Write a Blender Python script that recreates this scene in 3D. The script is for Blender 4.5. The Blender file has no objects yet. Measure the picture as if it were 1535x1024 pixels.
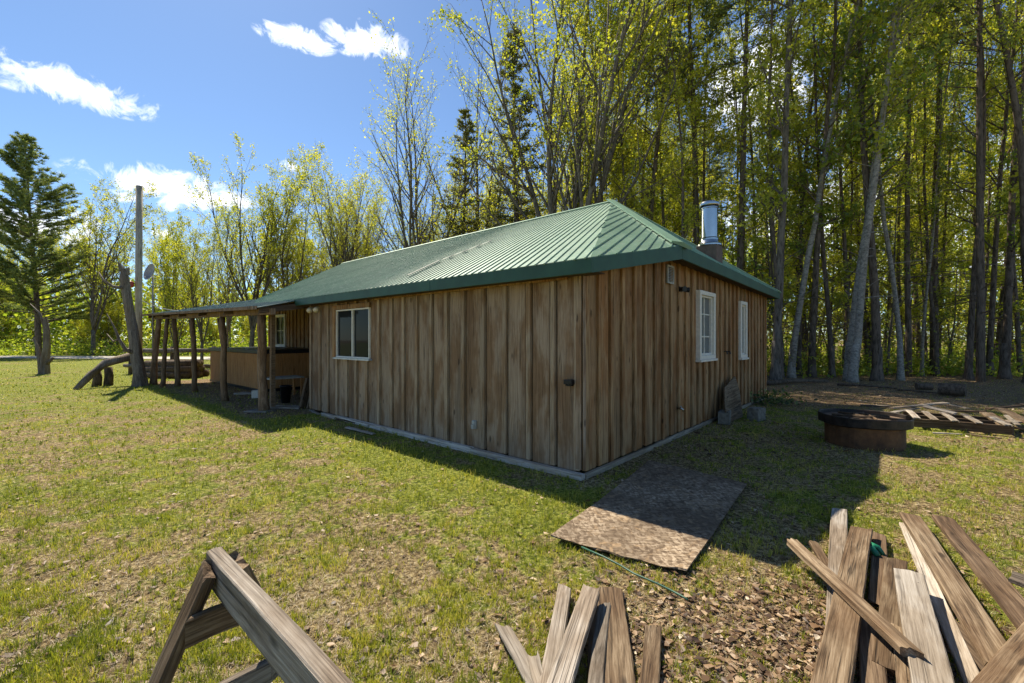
import bpy, math, random
import numpy as np
from mathutils import Vector, Matrix

PI = math.pi
sc = bpy.context.scene
C = sc.collection
F, CX, HY, CAMH = 656.0, 767.5, 508.0, 1.6


def G(px, py, z=0.0):
    """point seen at (px, py) of the photograph lying at height z"""
    Y = (CAMH - z) * F / (py - HY)
    return Vector(((px - CX) / F * Y, Y, z))


def at(px, py, Y):
    return Vector(((px - CX) / F * Y, Y, CAMH + (HY - py) / F * Y))


# ------------------------------------------------------------------ materials
class NT:
    def __init__(s, mat):
        s.nt = mat.node_tree
        s.n = s.nt.nodes
        s.l = s.nt.links

    def new(s, t, **kw):
        nd = s.n.new(t)
        for k, v in kw.items():
            if k.startswith('i_'):
                nd.inputs[k[2:].replace('_', ' ')].default_value = v
            else:
                setattr(nd, k, v)
        return nd

    def link(s, a, b):
        s.l.new(a, b)

    def math(s, op, a, b=None, c=None, clamp=False):
        nd = s.n.new('ShaderNodeMath')
        nd.operation = op
        nd.use_clamp = clamp
        for i, v in enumerate((a, b, c)):
            if v is None:
                continue
            if isinstance(v, (int, float)):
                nd.inputs[i].default_value = v
            else:
                s.l.new(v, nd.inputs[i])
        return nd.outputs[0]

    def vmath(s, op, a, b=None):
        nd = s.n.new('ShaderNodeVectorMath')
        nd.operation = op
        for i, v in enumerate((a, b)):
            if v is None:
                continue
            if isinstance(v, (tuple, list)):
                nd.inputs[i].default_value = v
            else:
                s.l.new(v, nd.inputs[i])
        return nd

    def mix(s, fac, a, b, mode='MIX'):
        nd = s.n.new('ShaderNodeMix')
        nd.data_type = 'RGBA'
        nd.blend_type = mode
        for sock, v in ((nd.inputs[0], fac), (nd.inputs[6], a), (nd.inputs[7], b)):
            if isinstance(v, (int, float)):
                sock.default_value = v
            elif isinstance(v, tuple):
                sock.default_value = v if len(v) == 4 else (*v, 1)
            else:
                s.l.new(v, sock)
        return nd.outputs[2]

    def ramp(s, fac, stops, interp='LINEAR'):
        nd = s.n.new('ShaderNodeValToRGB')
        nd.color_ramp.interpolation = interp
        el = nd.color_ramp.elements
        while len(el) < len(stops):
            el.new(0.5)
        for e, (p, c) in zip(el, stops):
            e.position = p
            if isinstance(c, (int, float)):
                c = (c, c, c)
            e.color = (*c, 1)
        s.l.new(fac, nd.inputs[0])
        return nd.outputs[0]

    def noise(s, vec, scale, detail=4, rough=.55, dist=0.0):
        nd = s.n.new('ShaderNodeTexNoise')
        nd.inputs['Scale'].default_value = scale
        nd.inputs['Detail'].default_value = detail
        nd.inputs['Roughness'].default_value = rough
        nd.inputs['Distortion'].default_value = dist
        s.l.new(vec, nd.inputs['Vector'])
        return nd.outputs[0]


def newmat(name):
    m = bpy.data.materials.new(name)
    m.use_nodes = True
    m.node_tree.nodes.clear()
    t = NT(m)
    t.out = t.new('ShaderNodeOutputMaterial')
    return m, t


def principled(t, col, rough=.7, metal=0.0, bump=None, bstr=.3, bdist=.01, spec=.4):
    p = t.new('ShaderNodeBsdfPrincipled')
    for sock, v in ((p.inputs['Base Color'], col), (p.inputs['Roughness'], rough), (p.inputs['Metallic'], metal)):
        if isinstance(v, tuple):
            sock.default_value = (*v, 1)
        elif isinstance(v, (int, float)):
            sock.default_value = v
        else:
            t.link(v, sock)
    p.inputs['Specular IOR Level'].default_value = spec
    if bump is not None:
        b = t.new('ShaderNodeBump')
        b.inputs['Strength'].default_value = bstr
        b.inputs['Distance'].default_value = bdist
        t.link(bump, b.inputs['Height'])
        t.link(b.outputs[0], p.inputs['Normal'])
    t.link(p.outputs[0], t.out.inputs[0])
    return p


def seedvec(t):
    a = t.new('ShaderNodeAttribute', attribute_name='rnd')
    o = t.new('ShaderNodeObjectInfo')
    s = t.math('ADD', t.math('MULTIPLY', a.outputs['Fac'], 37.0), t.math('MULTIPLY', o.outputs['Random'], 91.0))
    return s, a.outputs['Fac'], o.outputs['Random']


def wood_mat(name, axis, dark, mid, light, stain, stain_amt=.5, rough=.8, soft=1.0, gscale=1.0, knots=True, vary=.35, bstr=.5, streak=None):
    m, t = newmat(name)
    tc = t.new('ShaderNodeTexCoord')
    s, ra, ro = seedvec(t)
    comb = t.new('ShaderNodeCombineXYZ')
    for i in range(3):
        t.link(s, comb.inputs[i])
    v0 = t.vmath('ADD', tc.outputs['Object'], comb.outputs[0]).outputs[0]
    al = [1.0, 1.0, 1.0]
    al[axis] = .03
    vs = t.vmath('MULTIPLY', v0, tuple(al)).outputs[0]
    # slow wander of the grain
    wob = t.noise(t.vmath('MULTIPLY', v0, tuple(.5 if i == axis else 1.5 for i in range(3))).outputs[0], 1.0, 2)
    wv = t.vmath('MULTIPLY_ADD', vs, (1, 1, 1))
    wc = t.new('ShaderNodeCombineXYZ')
    w2 = t.math('MULTIPLY', wob, .10)
    for i in range(3):
        t.link(w2, wc.inputs[i])
    t.link(wc.outputs[0], wv.inputs[2])
    vs = wv.outputs[0]
    fine = t.noise(vs, 140 * gscale, 5, .7)
    med = t.noise(vs, 38 * gscale, 4, .6, .3)
    big = t.noise(t.vmath('MULTIPLY', v0, tuple(.6 if i == axis else 1.6 for i in range(3))).outputs[0], 2.2, 4, .6)
    sx = t.new('ShaderNodeSeparateXYZ')
    t.link(v0, sx.inputs[0])
    ac = [sx.outputs[i] for i in range(3) if i != axis]
    across = t.math('ADD', ac[0], ac[1])
    wn = t.noise(t.vmath('MULTIPLY', v0, tuple(.45 if i == axis else 3.0 for i in range(3))).outputs[0], 1.0, 3, .5)
    ring = t.math('SINE', t.math('ADD', t.math('MULTIPLY', across, 130.0), t.math('MULTIPLY', wn, 70.0)))
    g = t.math('ADD', t.math('MULTIPLY', fine, .62), t.math('MULTIPLY', med, .42))
    g = t.math('ADD', g, t.math('MULTIPLY', ring, .035))
    col = t.ramp(g, [(.5 - .16 * soft, dark), (.5, mid), (.5 + .18 * soft, light)])
    st = t.ramp(big, [(.44, 0.0), (.58, 1.0)])
    sm = t.math('MULTIPLY', st, stain_amt)
    col = t.mix(sm, col, t.mix(.8, col, stain, 'MULTIPLY'))
    h = g
    if streak is not None:   # dark vertical weather stains
        sn = t.noise(t.vmath('MULTIPLY', v0, tuple(.35 if i == axis else 3.2 for i in range(3))).outputs[0], 1.2, 4, .55)
        col = t.mix(t.math('MULTIPLY', t.ramp(sn, [(.48, 0.0), (.72, 1.0)]), .55), col, streak)
    cr = t.noise(t.vmath('MULTIPLY', v0, tuple(.5 if i == axis else 26.0 for i in range(3))).outputs[0], 1.0, 2, .5)
    cl_ = t.math('ABSOLUTE', t.math('SUBTRACT', cr, .5))
    cw = t.noise(t.vmath('MULTIPLY', v0, tuple(1.2 if i == axis else 4.0 for i in range(3))).outputs[0], 1.0, 2)
    ck = t.math('MULTIPLY', t.ramp(cl_, [(.0, 1.0), (.022, 0.0)]), t.ramp(cw, [(.48, 0.0), (.58, .85)]))
    col = t.mix(ck, col, tuple(c * .35 for c in dark))
    h = t.math('SUBTRACT', h, t.math('MULTIPLY', ck, .5))
    if knots:
        kv = t.vmath('MULTIPLY', v0, tuple(2.2 if i == axis else 5.5 for i in range(3))).outputs[0]
        vo = t.new('ShaderNodeTexVoronoi')
        vo.inputs['Scale'].default_value = 1.0
        t.link(kv, vo.inputs['Vector'])
        kd = t.math('ADD', vo.outputs['Distance'], t.math('MULTIPLY', med, .12))
        kf = t.ramp(kd, [(.13, 1.0), (.19, 0.0)])
        col = t.mix(t.math('MULTIPLY', kf, .75), col, tuple(c * .5 for c in dark))
    nv = t.new('ShaderNodeTexVoronoi')
    nv.inputs['Scale'].default_value = 7.0
    t.link(v0, nv.inputs['Vector'])
    col = t.mix(t.ramp(nv.outputs['Distance'], [(.022, .9), (.034, 0.0)]), col, (.012, .009, .007))
    sep = t.math('SUBTRACT', t.math('FRACT', t.math('MULTIPLY', s, .731)), .5)
    br = t.math('ADD', t.math('MULTIPLY', sep, vary), 1.0)
    bc = t.new('ShaderNodeCombineXYZ')
    for i in range(3):
        t.link(br, bc.inputs[i])
    col = t.mix(1.0, col, bc.outputs[0], 'MULTIPLY')
    principled(t, col, rough, 0, h, bstr, .006, .25)
    return m


def simple_mat(name, col, rough=.6, metal=0.0, nscale=8.0, namt=.35, bstr=.15, spec=.4, col2=None):
    m, t = newmat(name)
    tc = t.new('ShaderNodeTexCoord')
    n = t.noise(tc.outputs['Object'], nscale, 5, .6)
    c2 = col2 or tuple(c * (1 - namt) for c in col)
    c = t.ramp(n, [(.35, c2), (.65, col)])
    principled(t, c, rough, metal, n, bstr, .01, spec)
    return m


def leaf_mat(name, stops, trans=.45, rough=.55):
    m, t = newmat(name)
    a = t.new('ShaderNodeAttribute', attribute_name='rnd')
    o = t.new('ShaderNodeObjectInfo')
    f = t.math('ADD', a.outputs['Fac'], t.math('MULTIPLY', t.math('SUBTRACT', o.outputs['Random'], .5), .3), clamp=True)
    col = t.ramp(f, stops)
    d = t.new('ShaderNodeBsdfDiffuse')
    tr = t.new('ShaderNodeBsdfTranslucent')
    t.link(col, d.inputs[0])
    t.link(col, tr.inputs[0])
    mx = t.new('ShaderNodeMixShader')
    mx.inputs[0].default_value = trans
    t.link(d.outputs[0], mx.inputs[1])
    t.link(tr.outputs[0], mx.inputs[2])
    g = t.new('ShaderNodeBsdfGlossy')
    g.inputs['Roughness'].default_value = rough
    g.inputs['Color'].default_value = (.8, .8, .8, 1)
    m2 = t.new('ShaderNodeMixShader')
    m2.inputs[0].default_value = .05
    t.link(mx.outputs[0], m2.inputs[1])
    t.link(g.outputs[0], m2.inputs[2])
    t.link(m2.outputs[0], t.out.inputs[0])
    return m


def bark_mat(name, dark, light, sc_=5.0, stretch=.25, moss=None):
    m, t = newmat(name)
    tc = t.new('ShaderNodeTexCoord')
    v = t.vmath('MULTIPLY', tc.outputs['Object'], (1, 1, stretch)).outputs[0]
    n = t.noise(v, sc_ * 4, 5, .7, .4)
    b = t.noise(tc.outputs['Object'], 1.3, 3, .6)
    col = t.ramp(n, [(.34, dark), (.58, light)])
    col = t.mix(t.ramp(b, [(.4, 0.0), (.7, .45)]), col, moss or tuple(c * .6 for c in light))
    principled(t, col, .9, 0, n, .8, .03, .15)
    return m


M = {}
M['wall_wood'] = wood_mat('weathered_siding', 2, (.11, .07, .044), (.34, .24, .155), (.50, .385, .275), (.55, .37, .20), .85, vary=.16, streak=(.075, .046, .028), soft=1.6)
M['wall_wood_brown'] = wood_mat('brown_siding', 2, (.10, .054, .024), (.35, .21, .10), (.51, .34, .18), (.66, .40, .17), .85, vary=.25, streak=(.055, .028, .012), soft=1.5)
M['batten_wood'] = wood_mat('orange_batten', 2, (.10, .05, .02), (.35, .21, .095), (.52, .35, .19), (.7, .42, .2), .7, vary=.3, streak=(.035, .016, .006))
M['grey_plank'] = wood_mat('grey_weathered_plank', 0, (.07, .055, .042), (.25, .21, .17), (.44, .39, .335), (.5, .40, .30), .85, bstr=.9, vary=.65)
M['brown_plank'] = wood_mat('brown_plank', 0, (.038, .024, .013), (.165, .112, .066), (.33, .25, .165), (.42, .30, .2), .85, bstr=.9, vary=.6)
M['dark_plank'] = wood_mat('dark_plank', 0, (.03, .018, .010), (.10, .064, .038), (.21, .145, .09), (.5, .4, .3), .7, bstr=.8, vary=.65)
M['pale_plank'] = wood_mat('pale_plank', 0, (.13, .105, .082), (.34, .295, .245), (.50, .45, .39), (.6, .5, .38), .75, bstr=.6, vary=.65)
M['post_wood'] = wood_mat('post_log', 2, (.055, .032, .018), (.21, .13, .072), (.36, .25, .16), (.5, .38, .25), .6, knots=False, bstr=1.0)
M['beam_wood'] = wood_mat('rough_beam', 0, (.06, .038, .022), (.21, .135, .075), (.34, .24, .15), (.6, .42, .24), .5)
M['base_trim'] = wood_mat('base_board', 1, (.22, .16, .11), (.54, .47, .39), (.70, .64, .56), (.75, .58, .42), .6)
M['green_trim'] = simple_mat('green_fascia', (.028, .09, .048), .5, 0, 3.0, .3, .05)
M['white_trim'] = simple_mat('white_paint', (.78, .72, .62), .5, 0, 20, .15, .03)
M['black_metal'] = simple_mat('black_fixture', (.012, .012, .014), .4, .2, 10, .2, .03)
M['steel'] = simple_mat('stainless_flue', (.50, .49, .47), .16, 1.0, 2.0, .15, .02)
M['grey_plastic'] = simple_mat('outlet_plastic', (.45, .44, .40), .5)
M['concrete'] = simple_mat('concrete', (.24, .215, .175), .95, 0, 14, .5, .8)
M['black_cover'] = simple_mat('black_vinyl', (.018, .018, .02), .45, 0, 4, .3, .15)
M['tub_panel'] = wood_mat('tub_cladding', 2, (.16, .065, .02), (.42, .20, .07), (.55, .30, .12), (.8, .6, .4), .3, knots=False, vary=.12)
M['green_plastic'] = simple_mat('green_plastic', (.02, .22, .11), .4)
M['red_plastic'] = simple_mat('red_insulator', (.45, .06, .05), .4)
M['red_brown'] = simple_mat('chimney_box', (.15, .105, .085), .7, 0, 12, .3)
M['dish_grey'] = simple_mat('dish_grey', (.30, .30, .31), .5, .1)
M['snag'] = wood_mat('dead_wood', 2, (.05, .038, .03), (.17, .135, .105), (.32, .27, .225), (.5, .4, .3), .6, knots=False, bstr=1.0)
M['log_bark'] = bark_mat('log_bark', (.035, .024, .016), (.17, .125, .09), 4.0)
M['dark_bark'] = bark_mat('dark_bark', (.04, .03, .022), (.19, .145, .11), 3.0)
M['grey_bark'] = bark_mat('grey_bark', (.045, .036, .028), (.20, .168, .135), 3.0)
M['pale_bark'] = bark_mat('pale_birch_bark', (.11, .095, .075), (.37, .33, .275), 2.0, 1.6)
M['leaf_yellow'] = leaf_mat('spring_leaf', [(0, (.16, .22, .010)), (.5, (.46, .48, .022)), (1, (.80, .74, .06))], .68)
M['leaf_green'] = leaf_mat('green_leaf', [(0, (.09, .16, .012)), (.5, (.29, .38, .022)), (1, (.58, .58, .05))], .66)
M['needle'] = leaf_mat('pine_needle', [(0, (.04, .075, .022)), (.5, (.13, .18, .04)), (1, (.34, .34, .08))], .4)
M['needle_yellow'] = leaf_mat('spruce_needle', [(0, (.06, .08, .018)), (.5, (.17, .18, .03)), (1, (.36, .33, .05))], .45)
M['grass'] = leaf_mat('grass_blade', [(0, (.06, .095, .008)), (.4, (.20, .245, .014)), (.75, (.42, .42, .026)), (1, (.72, .60, .11))], .45)
M['thatch'] = leaf_mat('dead_grass', [(0, (.20, .14, .07)), (.5, (.46, .36, .20)), (1, (.74, .63, .43))], .3)
M['dry_leaf'] = leaf_mat('dry_leaf', [(0, (.06, .03, .015)), (.4, (.22, .125, .06)), (.8, (.48, .33, .19)), (1, (.74, .62, .47))], .3)


def roof_mat():
    m, t = newmat('green_steel_roof')
    tc = t.new('ShaderNodeTexCoord')
    n = t.noise(tc.outputs['Object'], .9, 5, .6)
    n2 = t.noise(tc.outputs['Object'], 11, 4, .7)
    c = t.ramp(n, [(.35, (.125, .235, .165)), (.65, (.20, .32, .225))])
    c = t.mix(t.ramp(n2, [(.5, 0.0), (.75, .6)]), c, (.42, .47, .39))
    mp = t.new('ShaderNodeMapping')
    t.link(tc.outputs['Object'], mp.inputs[0])
    mp.inputs['Rotation'].default_value = (0, 0, math.radians(-20))
    mp.inputs['Scale'].default_value = (.35, 3.5, .2)
    n3 = t.noise(mp.outputs[0], 1.6, 6, .75)
    c = t.mix(t.ramp(n3, [(.5, 0.0), (.72, .5)]), c, (.13, .17, .12))
    principled(t, c, .4, .1, n, .4, .03, .6)
    return m


M['roof'] = roof_mat()


def osb_mat():
    m, t = newmat('weathered_strand_board')
    tc = t.new('ShaderNodeTexCoord')
    v = tc.outputs['Object']
    n = t.noise(v, 2.0, 6, .65, 1.0)
    vo = t.new('ShaderNodeTexVoronoi')
    vo.inputs['Scale'].default_value = 24
    dv = t.vmath('ADD', v, t.vmath('MULTIPLY', t.new('ShaderNodeTexNoise').outputs[1], (.0, .0, .0)).outputs[0]).outputs[0]
    t.link(t.vmath('MULTIPLY', v, (1, 2.6, 1)).outputs[0], vo.inputs['Vector'])
    vo2 = t.new('ShaderNodeTexVoronoi')
    vo2.inputs['Scale'].default_value = 20
    t.link(t.vmath('MULTIPLY', v, (2.8, 1, 1)).outputs[0], vo2.inputs['Vector'])
    sep = t.new('ShaderNodeSeparateColor')
    t.link(vo.outputs['Color'], sep.inputs[0])
    sep2 = t.new('ShaderNodeSeparateColor')
    t.link(vo2.outputs['Color'], sep2.inputs[0])
    f = t.mix(.5, sep.outputs[0], sep2.outputs[0])
    col = t.ramp(f, [(.2, (.11, .075, .048)), (.5, (.24, .175, .115)), (.8, (.42, .33, .235))])
    n4 = t.noise(v, 1.1, 3, .5)
    col = t.mix(t.ramp(n4, [(.4, 0.0), (.62, .6)]), col, (.07, .045, .028))
    col = t.mix(t.ramp(n, [(.44, 0.0), (.6, .7)]), col, (.12, .085, .055))
    n3 = t.noise(v, 7, 5, .7, 1.2)
    col = t.mix(t.ramp(n3, [(.55, 0.0), (.68, .7)]), col, (.40, .27, .15))
    principled(t, col, .9, 0, f, .35, .008, .2)
    return m


M['osb'] = osb_mat()


def rust_mat():
    m, t = newmat('rusty_steel')
    tc = t.new('ShaderNodeTexCoord')
    n = t.noise(tc.outputs['Object'], 5, 6, .7)
    c = t.ramp(n, [(.3, (.05, .028, .018)), (.55, (.15, .075, .035)), (.75, (.24, .125, .055))])
    principled(t, c, .75, .3, n, .4, .01)
    return m


M['rust'] = rust_mat()
M['soot'] = simple_mat('sooty_steel', (.06, .045, .038), .55, .4, 6, .75, .4, col2=(.012, .011, .011))


def glass_mat(name, tint):
    m, t = newmat(name)
    tc = t.new('ShaderNodeTexCoord')
    n = t.noise(tc.outputs['Object'], 1.2, 2)
    principled(t, tint, .04, 0, n, .03, .01, .05)
    return m


M['glass'] = glass_mat('dark_window_glass', (.02, .023, .024))
M['curtained'] = glass_mat('curtained_glass', (.16, .17, .16))


def ground_mat():
    m, t = newmat('lawn_ground')
    tc = t.new('ShaderNodeTexCoord')
    v = tc.outputs['Object']
    a = t.new('ShaderNodeAttribute', attribute_name='green')
    li = t.new('ShaderNodeAttribute', attribute_name='litter')
    n1 = t.noise(v, 26, 6, .75)
    n2 = t.noise(v, 5, 5, .65, .5)
    n3 = t.noise(v, .8, 4, .6)
    soil = t.ramp(n1, [(.36, (.045, .028, .013)), (.5, (.24, .17, .08)), (.64, (.60, .47, .25))])
    grn = t.ramp(n1, [(.36, (.035, .05, .008)), (.5, (.16, .20, .018)), (.65, (.46, .44, .09))])
    gm = t.math('ADD', a.outputs['Fac'], t.math('MULTIPLY', t.math('SUBTRACT', n2, .5), 1.6))
    gm = t.ramp(gm, [(.36, 0.0), (.58, .9)])
    lit = t.ramp(n1, [(.33, (.05, .028, .015)), (.5, (.23, .15, .085)), (.68, (.52, .38, .24))])
    col = t.mix(gm, soil, grn)
    lm = t.math('ADD', li.outputs['Fac'], t.math('MULTIPLY', t.math('SUBTRACT', n2, .5), 1.2))
    col = t.mix(t.ramp(lm, [(.45, 0.0), (.65, .9)]), col, lit)
    col = t.mix(t.ramp(n3, [(.35, .0), (.7, .3)]), col, t.mix(.5, col, (.05, .06, .02)))
    b = t.math('ADD', n1, t.math('MULTIPLY', n2, .7))
    principled(t, col, .95, 0, b, .9, .05, .1)
    return m


M['ground'] = ground_mat()
M['gravel'] = simple_mat('gravel_road', (.62, .57, .50), .95, 0, 6, .4, .6)


# ------------------------------------------------------------------ mesh tools
class MB:
    def __init__(s):
        s.v, s.f, s.r = [], [], []
        s.mi = []
        s.m = 0

    def add(s, vs, fs, rnd=0.0):
        o = len(s.v)
        s.v += [tuple(p) for p in vs]
        s.f += [tuple(i + o for i in f) for f in fs]
        s.r += [rnd] * len(vs)
        s.mi += [s.m] * len(fs)

    def box(s, x0, x1, y0, y1, z0, z1, rnd=0.0, jit=0.0, rg=random):
        vs = [(x, y, z) for x in (x0, x1) for y in (y0, y1) for z in (z0, z1)]
        if jit:
            vs = [tuple(c + rg.uniform(-jit, jit) for c in v) for v in vs]
        s.add(vs, [(0, 1, 3, 2), (4, 6, 7, 5), (0, 4, 5, 1), (2, 3, 7, 6), (0, 2, 6, 4), (1, 5, 7, 3)], rnd)

    def prism(s, poly, d, rnd=0.0):
        """poly: 3d points, extruded by vector d"""
        n = len(poly)
        vs = [Vector(p) for p in poly] + [Vector(p) + Vector(d) for p in poly]
        fs = [tuple(range(n))[::-1], tuple(range(n, 2 * n))] + [(i, (i + 1) % n, n + (i + 1) % n, n + i) for i in range(n)]
        s.add(vs, fs, rnd)

    def tube(s, pts, rads, k=8, rnd=0.0, cap=True, lump=0.0, rg=random):
        pts = [Vector(p) for p in pts]
        n = len(pts)
        rings = []
        ref = Vector((.31, .87, .2))
        for i in range(n):
            tg = (pts[min(i + 1, n - 1)] - pts[max(i - 1, 0)]).normalized()
            u = tg.cross(ref)
            if u.length < .1:
                u = tg.cross(Vector((1, 0, 0)))
            u.normalize()
            w = tg.cross(u)
            r = rads[i] if hasattr(rads, '__len__') else rads
            for j in range(k):
                a = 2 * PI * j / k
                rr = r * (1 + (rg.uniform(-lump, lump) if lump else 0))
                rings.append(pts[i] + u * (math.cos(a) * rr) + w * (math.sin(a) * rr))
        fs = []
        for i in range(n - 1):
            for j in range(k):
                a, b = i * k + j, i * k + (j + 1) % k
                fs.append((a, b, b + k, a + k))
        if cap:
            fs.append(tuple(range(k))[::-1])
            fs.append(tuple(range((n - 1) * k, n * k)))
        s.add(rings, fs, rnd)

    def lathe(s, prof, k=32, c=(0, 0, 0), rnd=0.0):
        n = len(prof)
        vs = [(c[0] + r * math.cos(2 * PI * j / k), c[1] + r * math.sin(2 * PI * j / k), c[2] + z) for r, z in prof for j in range(k)]
        fs = [(i * k + j, i * k + (j + 1) % k, (i + 1) * k + (j + 1) % k, (i + 1) * k + j) for i in range(n - 1) for j in range(k)]
        s.add(vs, fs, rnd)

    def mesh(s, name, mats, smooth=False):
        me = bpy.data.meshes.new(name)
        me.from_pydata(s.v, [], s.f)
        at_ = me.attributes.new('rnd', 'FLOAT', 'POINT')
        at_.data.foreach_set('value', np.array(s.r, dtype=np.float32))
        if not isinstance(mats, (list, tuple)):
            mats = [mats]
        for m in mats:
            me.materials.append(m)
        if len(mats) > 1:
            me.polygons.foreach_set('material_index', s.mi)
        if smooth:
            me.polygons.foreach_set('use_smooth', [True] * len(me.polygons))
        me.update()
        return me

    def build(s, name, mats, parent=None, smooth=False, bevel=0.0):
        o = bpy.data.objects.new(name, s.mesh(name, mats, smooth))
        C.objects.link(o)
        if parent is not None:
            o.parent = parent
        if bevel:
            b = o.modifiers.new('bevel', 'BEVEL')
            b.width = bevel
            b.segments = 2
            b.limit_method = 'ANGLE'
        return o


def mesh_np(name, V, Fc, rnd, mat, smooth=False):
    me = bpy.data.meshes.new(name)
    V = np.ascontiguousarray(V, dtype=np.float32)
    Fc = np.ascontiguousarray(Fc, dtype=np.int32)
    k = Fc.shape[1]
    me.vertices.add(len(V))
    me.vertices.foreach_set('co', V.ravel())
    me.loops.add(Fc.size)
    me.loops.foreach_set('vertex_index', Fc.ravel())
    me.polygons.add(len(Fc))
    me.polygons.foreach_set('loop_start', np.arange(0, Fc.size, k, dtype=np.int32))
    me.update(calc_edges=True)
    a = me.attributes.new('rnd', 'FLOAT', 'POINT')
    a.data.foreach_set('value', np.asarray(rnd, dtype=np.float32))
    me.materials.append(mat)
    if smooth:
        me.polygons.foreach_set('use_smooth', np.ones(len(Fc), dtype=bool))
    return me


def tag(o, label=None, cat=None, group=None, kind=None):
    if label:
        o['label'] = label
    if cat:
        o['category'] = cat
    if group:
        o['group'] = group
    if kind:
        o['kind'] = kind
    return o


def empty(name, loc=(0, 0, 0), rz=0.0):
    o = bpy.data.objects.new(name, None)
    o.location = loc
    o.rotation_euler = (0, 0, rz)
    o.empty_display_size = .1
    C.objects.link(o)
    return o


def objm(name, me, parent=None, loc=None):
    o = bpy.data.objects.new(name, me)
    C.objects.link(o)
    if parent is not None:
        o.parent = parent
    if loc is not None:
        o.location = loc
    return o


# lattice value noise for numpy fields
_rg = np.random.RandomState(5)
_T = _rg.rand(256, 256)


def vnoise(x, y, s):
    x = np.asarray(x) * s + 1000.3
    y = np.asarray(y) * s + 1000.7
    xi, yi = np.floor(x).astype(int), np.floor(y).astype(int)
    fx, fy = x - xi, y - yi
    fx, fy = fx * fx * (3 - 2 * fx), fy * fy * (3 - 2 * fy)
    a = _T[xi % 256, yi % 256]
    b = _T[(xi + 1) % 256, yi % 256]
    c = _T[xi % 256, (yi + 1) % 256]
    d = _T[(xi + 1) % 256, (yi + 1) % 256]
    return (a * (1 - fx) + b * fx) * (1 - fy) + (c * (1 - fx) + d * fx) * fy


def fbm(x, y, s):
    return (vnoise(x, y, s) * .5 + vnoise(x, y, s * 2.1) * .3 + vnoise(x, y, s * 4.3) * .2)


# ------------------------------------------------------------------ frame of the cabin
CO = Vector((.812, 5.095, 0))
DR = Vector((.661, .750, 0)).normalized()
DL = Vector((-DR.y, DR.x, 0))
CROT = math.atan2(DR.y, DR.x)


def W(d, t, z=0.0):
    return CO + DR * d + DL * t + Vector((0, 0, z))


def toloc(p):
    q = Vector(p) - CO
    return Vector((q.dot(DR), q.dot(DL), q.z))


# ------------------------------------------------------------------ fields on the ground
def sstep(a, b, x):
    t = np.clip((x - a) / (b - a), 0, 1)
    return t * t * (3 - 2 * t)


def fields(x, y):
    d = (x - CO.x) * DR.x + (y - CO.y) * DR.y
    t = (x - CO.x) * DL.x + (y - CO.y) * DL.y
    # forest floor right of and behind the cabin
    lit = sstep(10.2, 13.0, y + .12 * x + 2 * (fbm(x, y, .35) - .5)) * sstep(2, 6, x) * (.45 + .9 * sstep(.38, .6, fbm(x + 7, y, .9)))
    lit = np.maximum(lit, sstep(9, 13, d + 3 * (fbm(x, y, .3) - .5)))
    # bare, leaf strewn patch bottom right
    near = np.exp(-((x - 1.55) ** 2 / .9 + (y - 2.35) ** 2 / .35))
    near2 = np.exp(-((x - 3.5) ** 2 / 6 + (y - 6.5) ** 2 / 9)) * .3
    porch = np.where((d > -1.2) & (t > 6.8) & (t < 18), .75, 0)
    far = sstep(44, 48, y) * (x < 12)
    lit = np.clip(np.maximum.reduce([lit, near * 1.1, near2, porch, far]), 0, 1)
    green = .44 + (fbm(x, y, .5) - .5) * .5 + (fbm(x + 40, y, 3.2) - .5) * 1.0
    green += .24 * sstep(7, 14, y) * (x < 2)
    green += .35 * np.exp(-((d + 1.0) / .5) ** 2) * (t > -1)
    green -= .55 * lit
    return np.clip(green, 0, 1), lit


def ground_z(x, y):
    return (fbm(x, y, .8) - .5) * .03 - .012


# ------------------------------------------------------------------ ground
def build_ground():
    n = 360
    u = np.linspace(-1, 1, n)
    gx = np.sinh(u * 5.2) / math.sinh(5.2) * 420
    gy = np.sinh(u * 5.2) / math.sinh(5.2) * 420 + 4
    X, Y = np.meshgrid(gx, gy, indexing='ij')
    Z = ground_z(X, Y)
    V = np.stack([X.ravel(), Y.ravel(), Z.ravel()], 1)
    i, j = np.meshgrid(np.arange(n - 1), np.arange(n - 1), indexing='ij')
    a = (i * n + j).ravel()
    Fc = np.stack([a, a + n, a + n + 1, a + 1], 1)
    me = mesh_np('ground', V, Fc, np.zeros(len(V)), M['ground'], True)
    g, l = fields(V[:, 0], V[:, 1])
    for nm, arr in (('green', g), ('litter', l)):
        at_ = me.attributes.new(nm, 'FLOAT', 'POINT')
        at_.data.foreach_set('value', arr.astype(np.float32))
    o = objm('ground', me)
    tag(o, kind='structure')


build_ground()

# gravel road at the left, beyond the lawn
mb = MB()
N = 40
pl, pr = [], []
for i in range(N + 1):
    x = -130 + 122 * i / N
    y = 38.5 + 3.0 * math.sin(i * .11) - .02 * (x + 50)
    w = 2.1 + .25 * math.sin(i * 1.3)
    pl.append((x, y - w, .02))
    pr.append((x, y + w, .02))
vs = pl + pr
mb.add(vs, [(i, i + 1, N + 2 + i, N + 1 + i) for i in range(N)])
tag(mb.build('road', M['gravel']), kind='structure')

# ------------------------------------------------------------------ keep-out zones for the grass
OSB_C = [G(826, 812), G(1030, 862), G(1120, 728), G(973, 693)]
BOARD_RECTS = []   # filled while building boards: (cx, cy, ux, uy, halfL, halfW)


# ------------------------------------------------------------------ the cabin
random.seed(3)
cabin = empty('cabin', CO, CROT)
tag(cabin, 'weathered board and batten cabin with green metal roof and open log porch', 'cabin')

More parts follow.
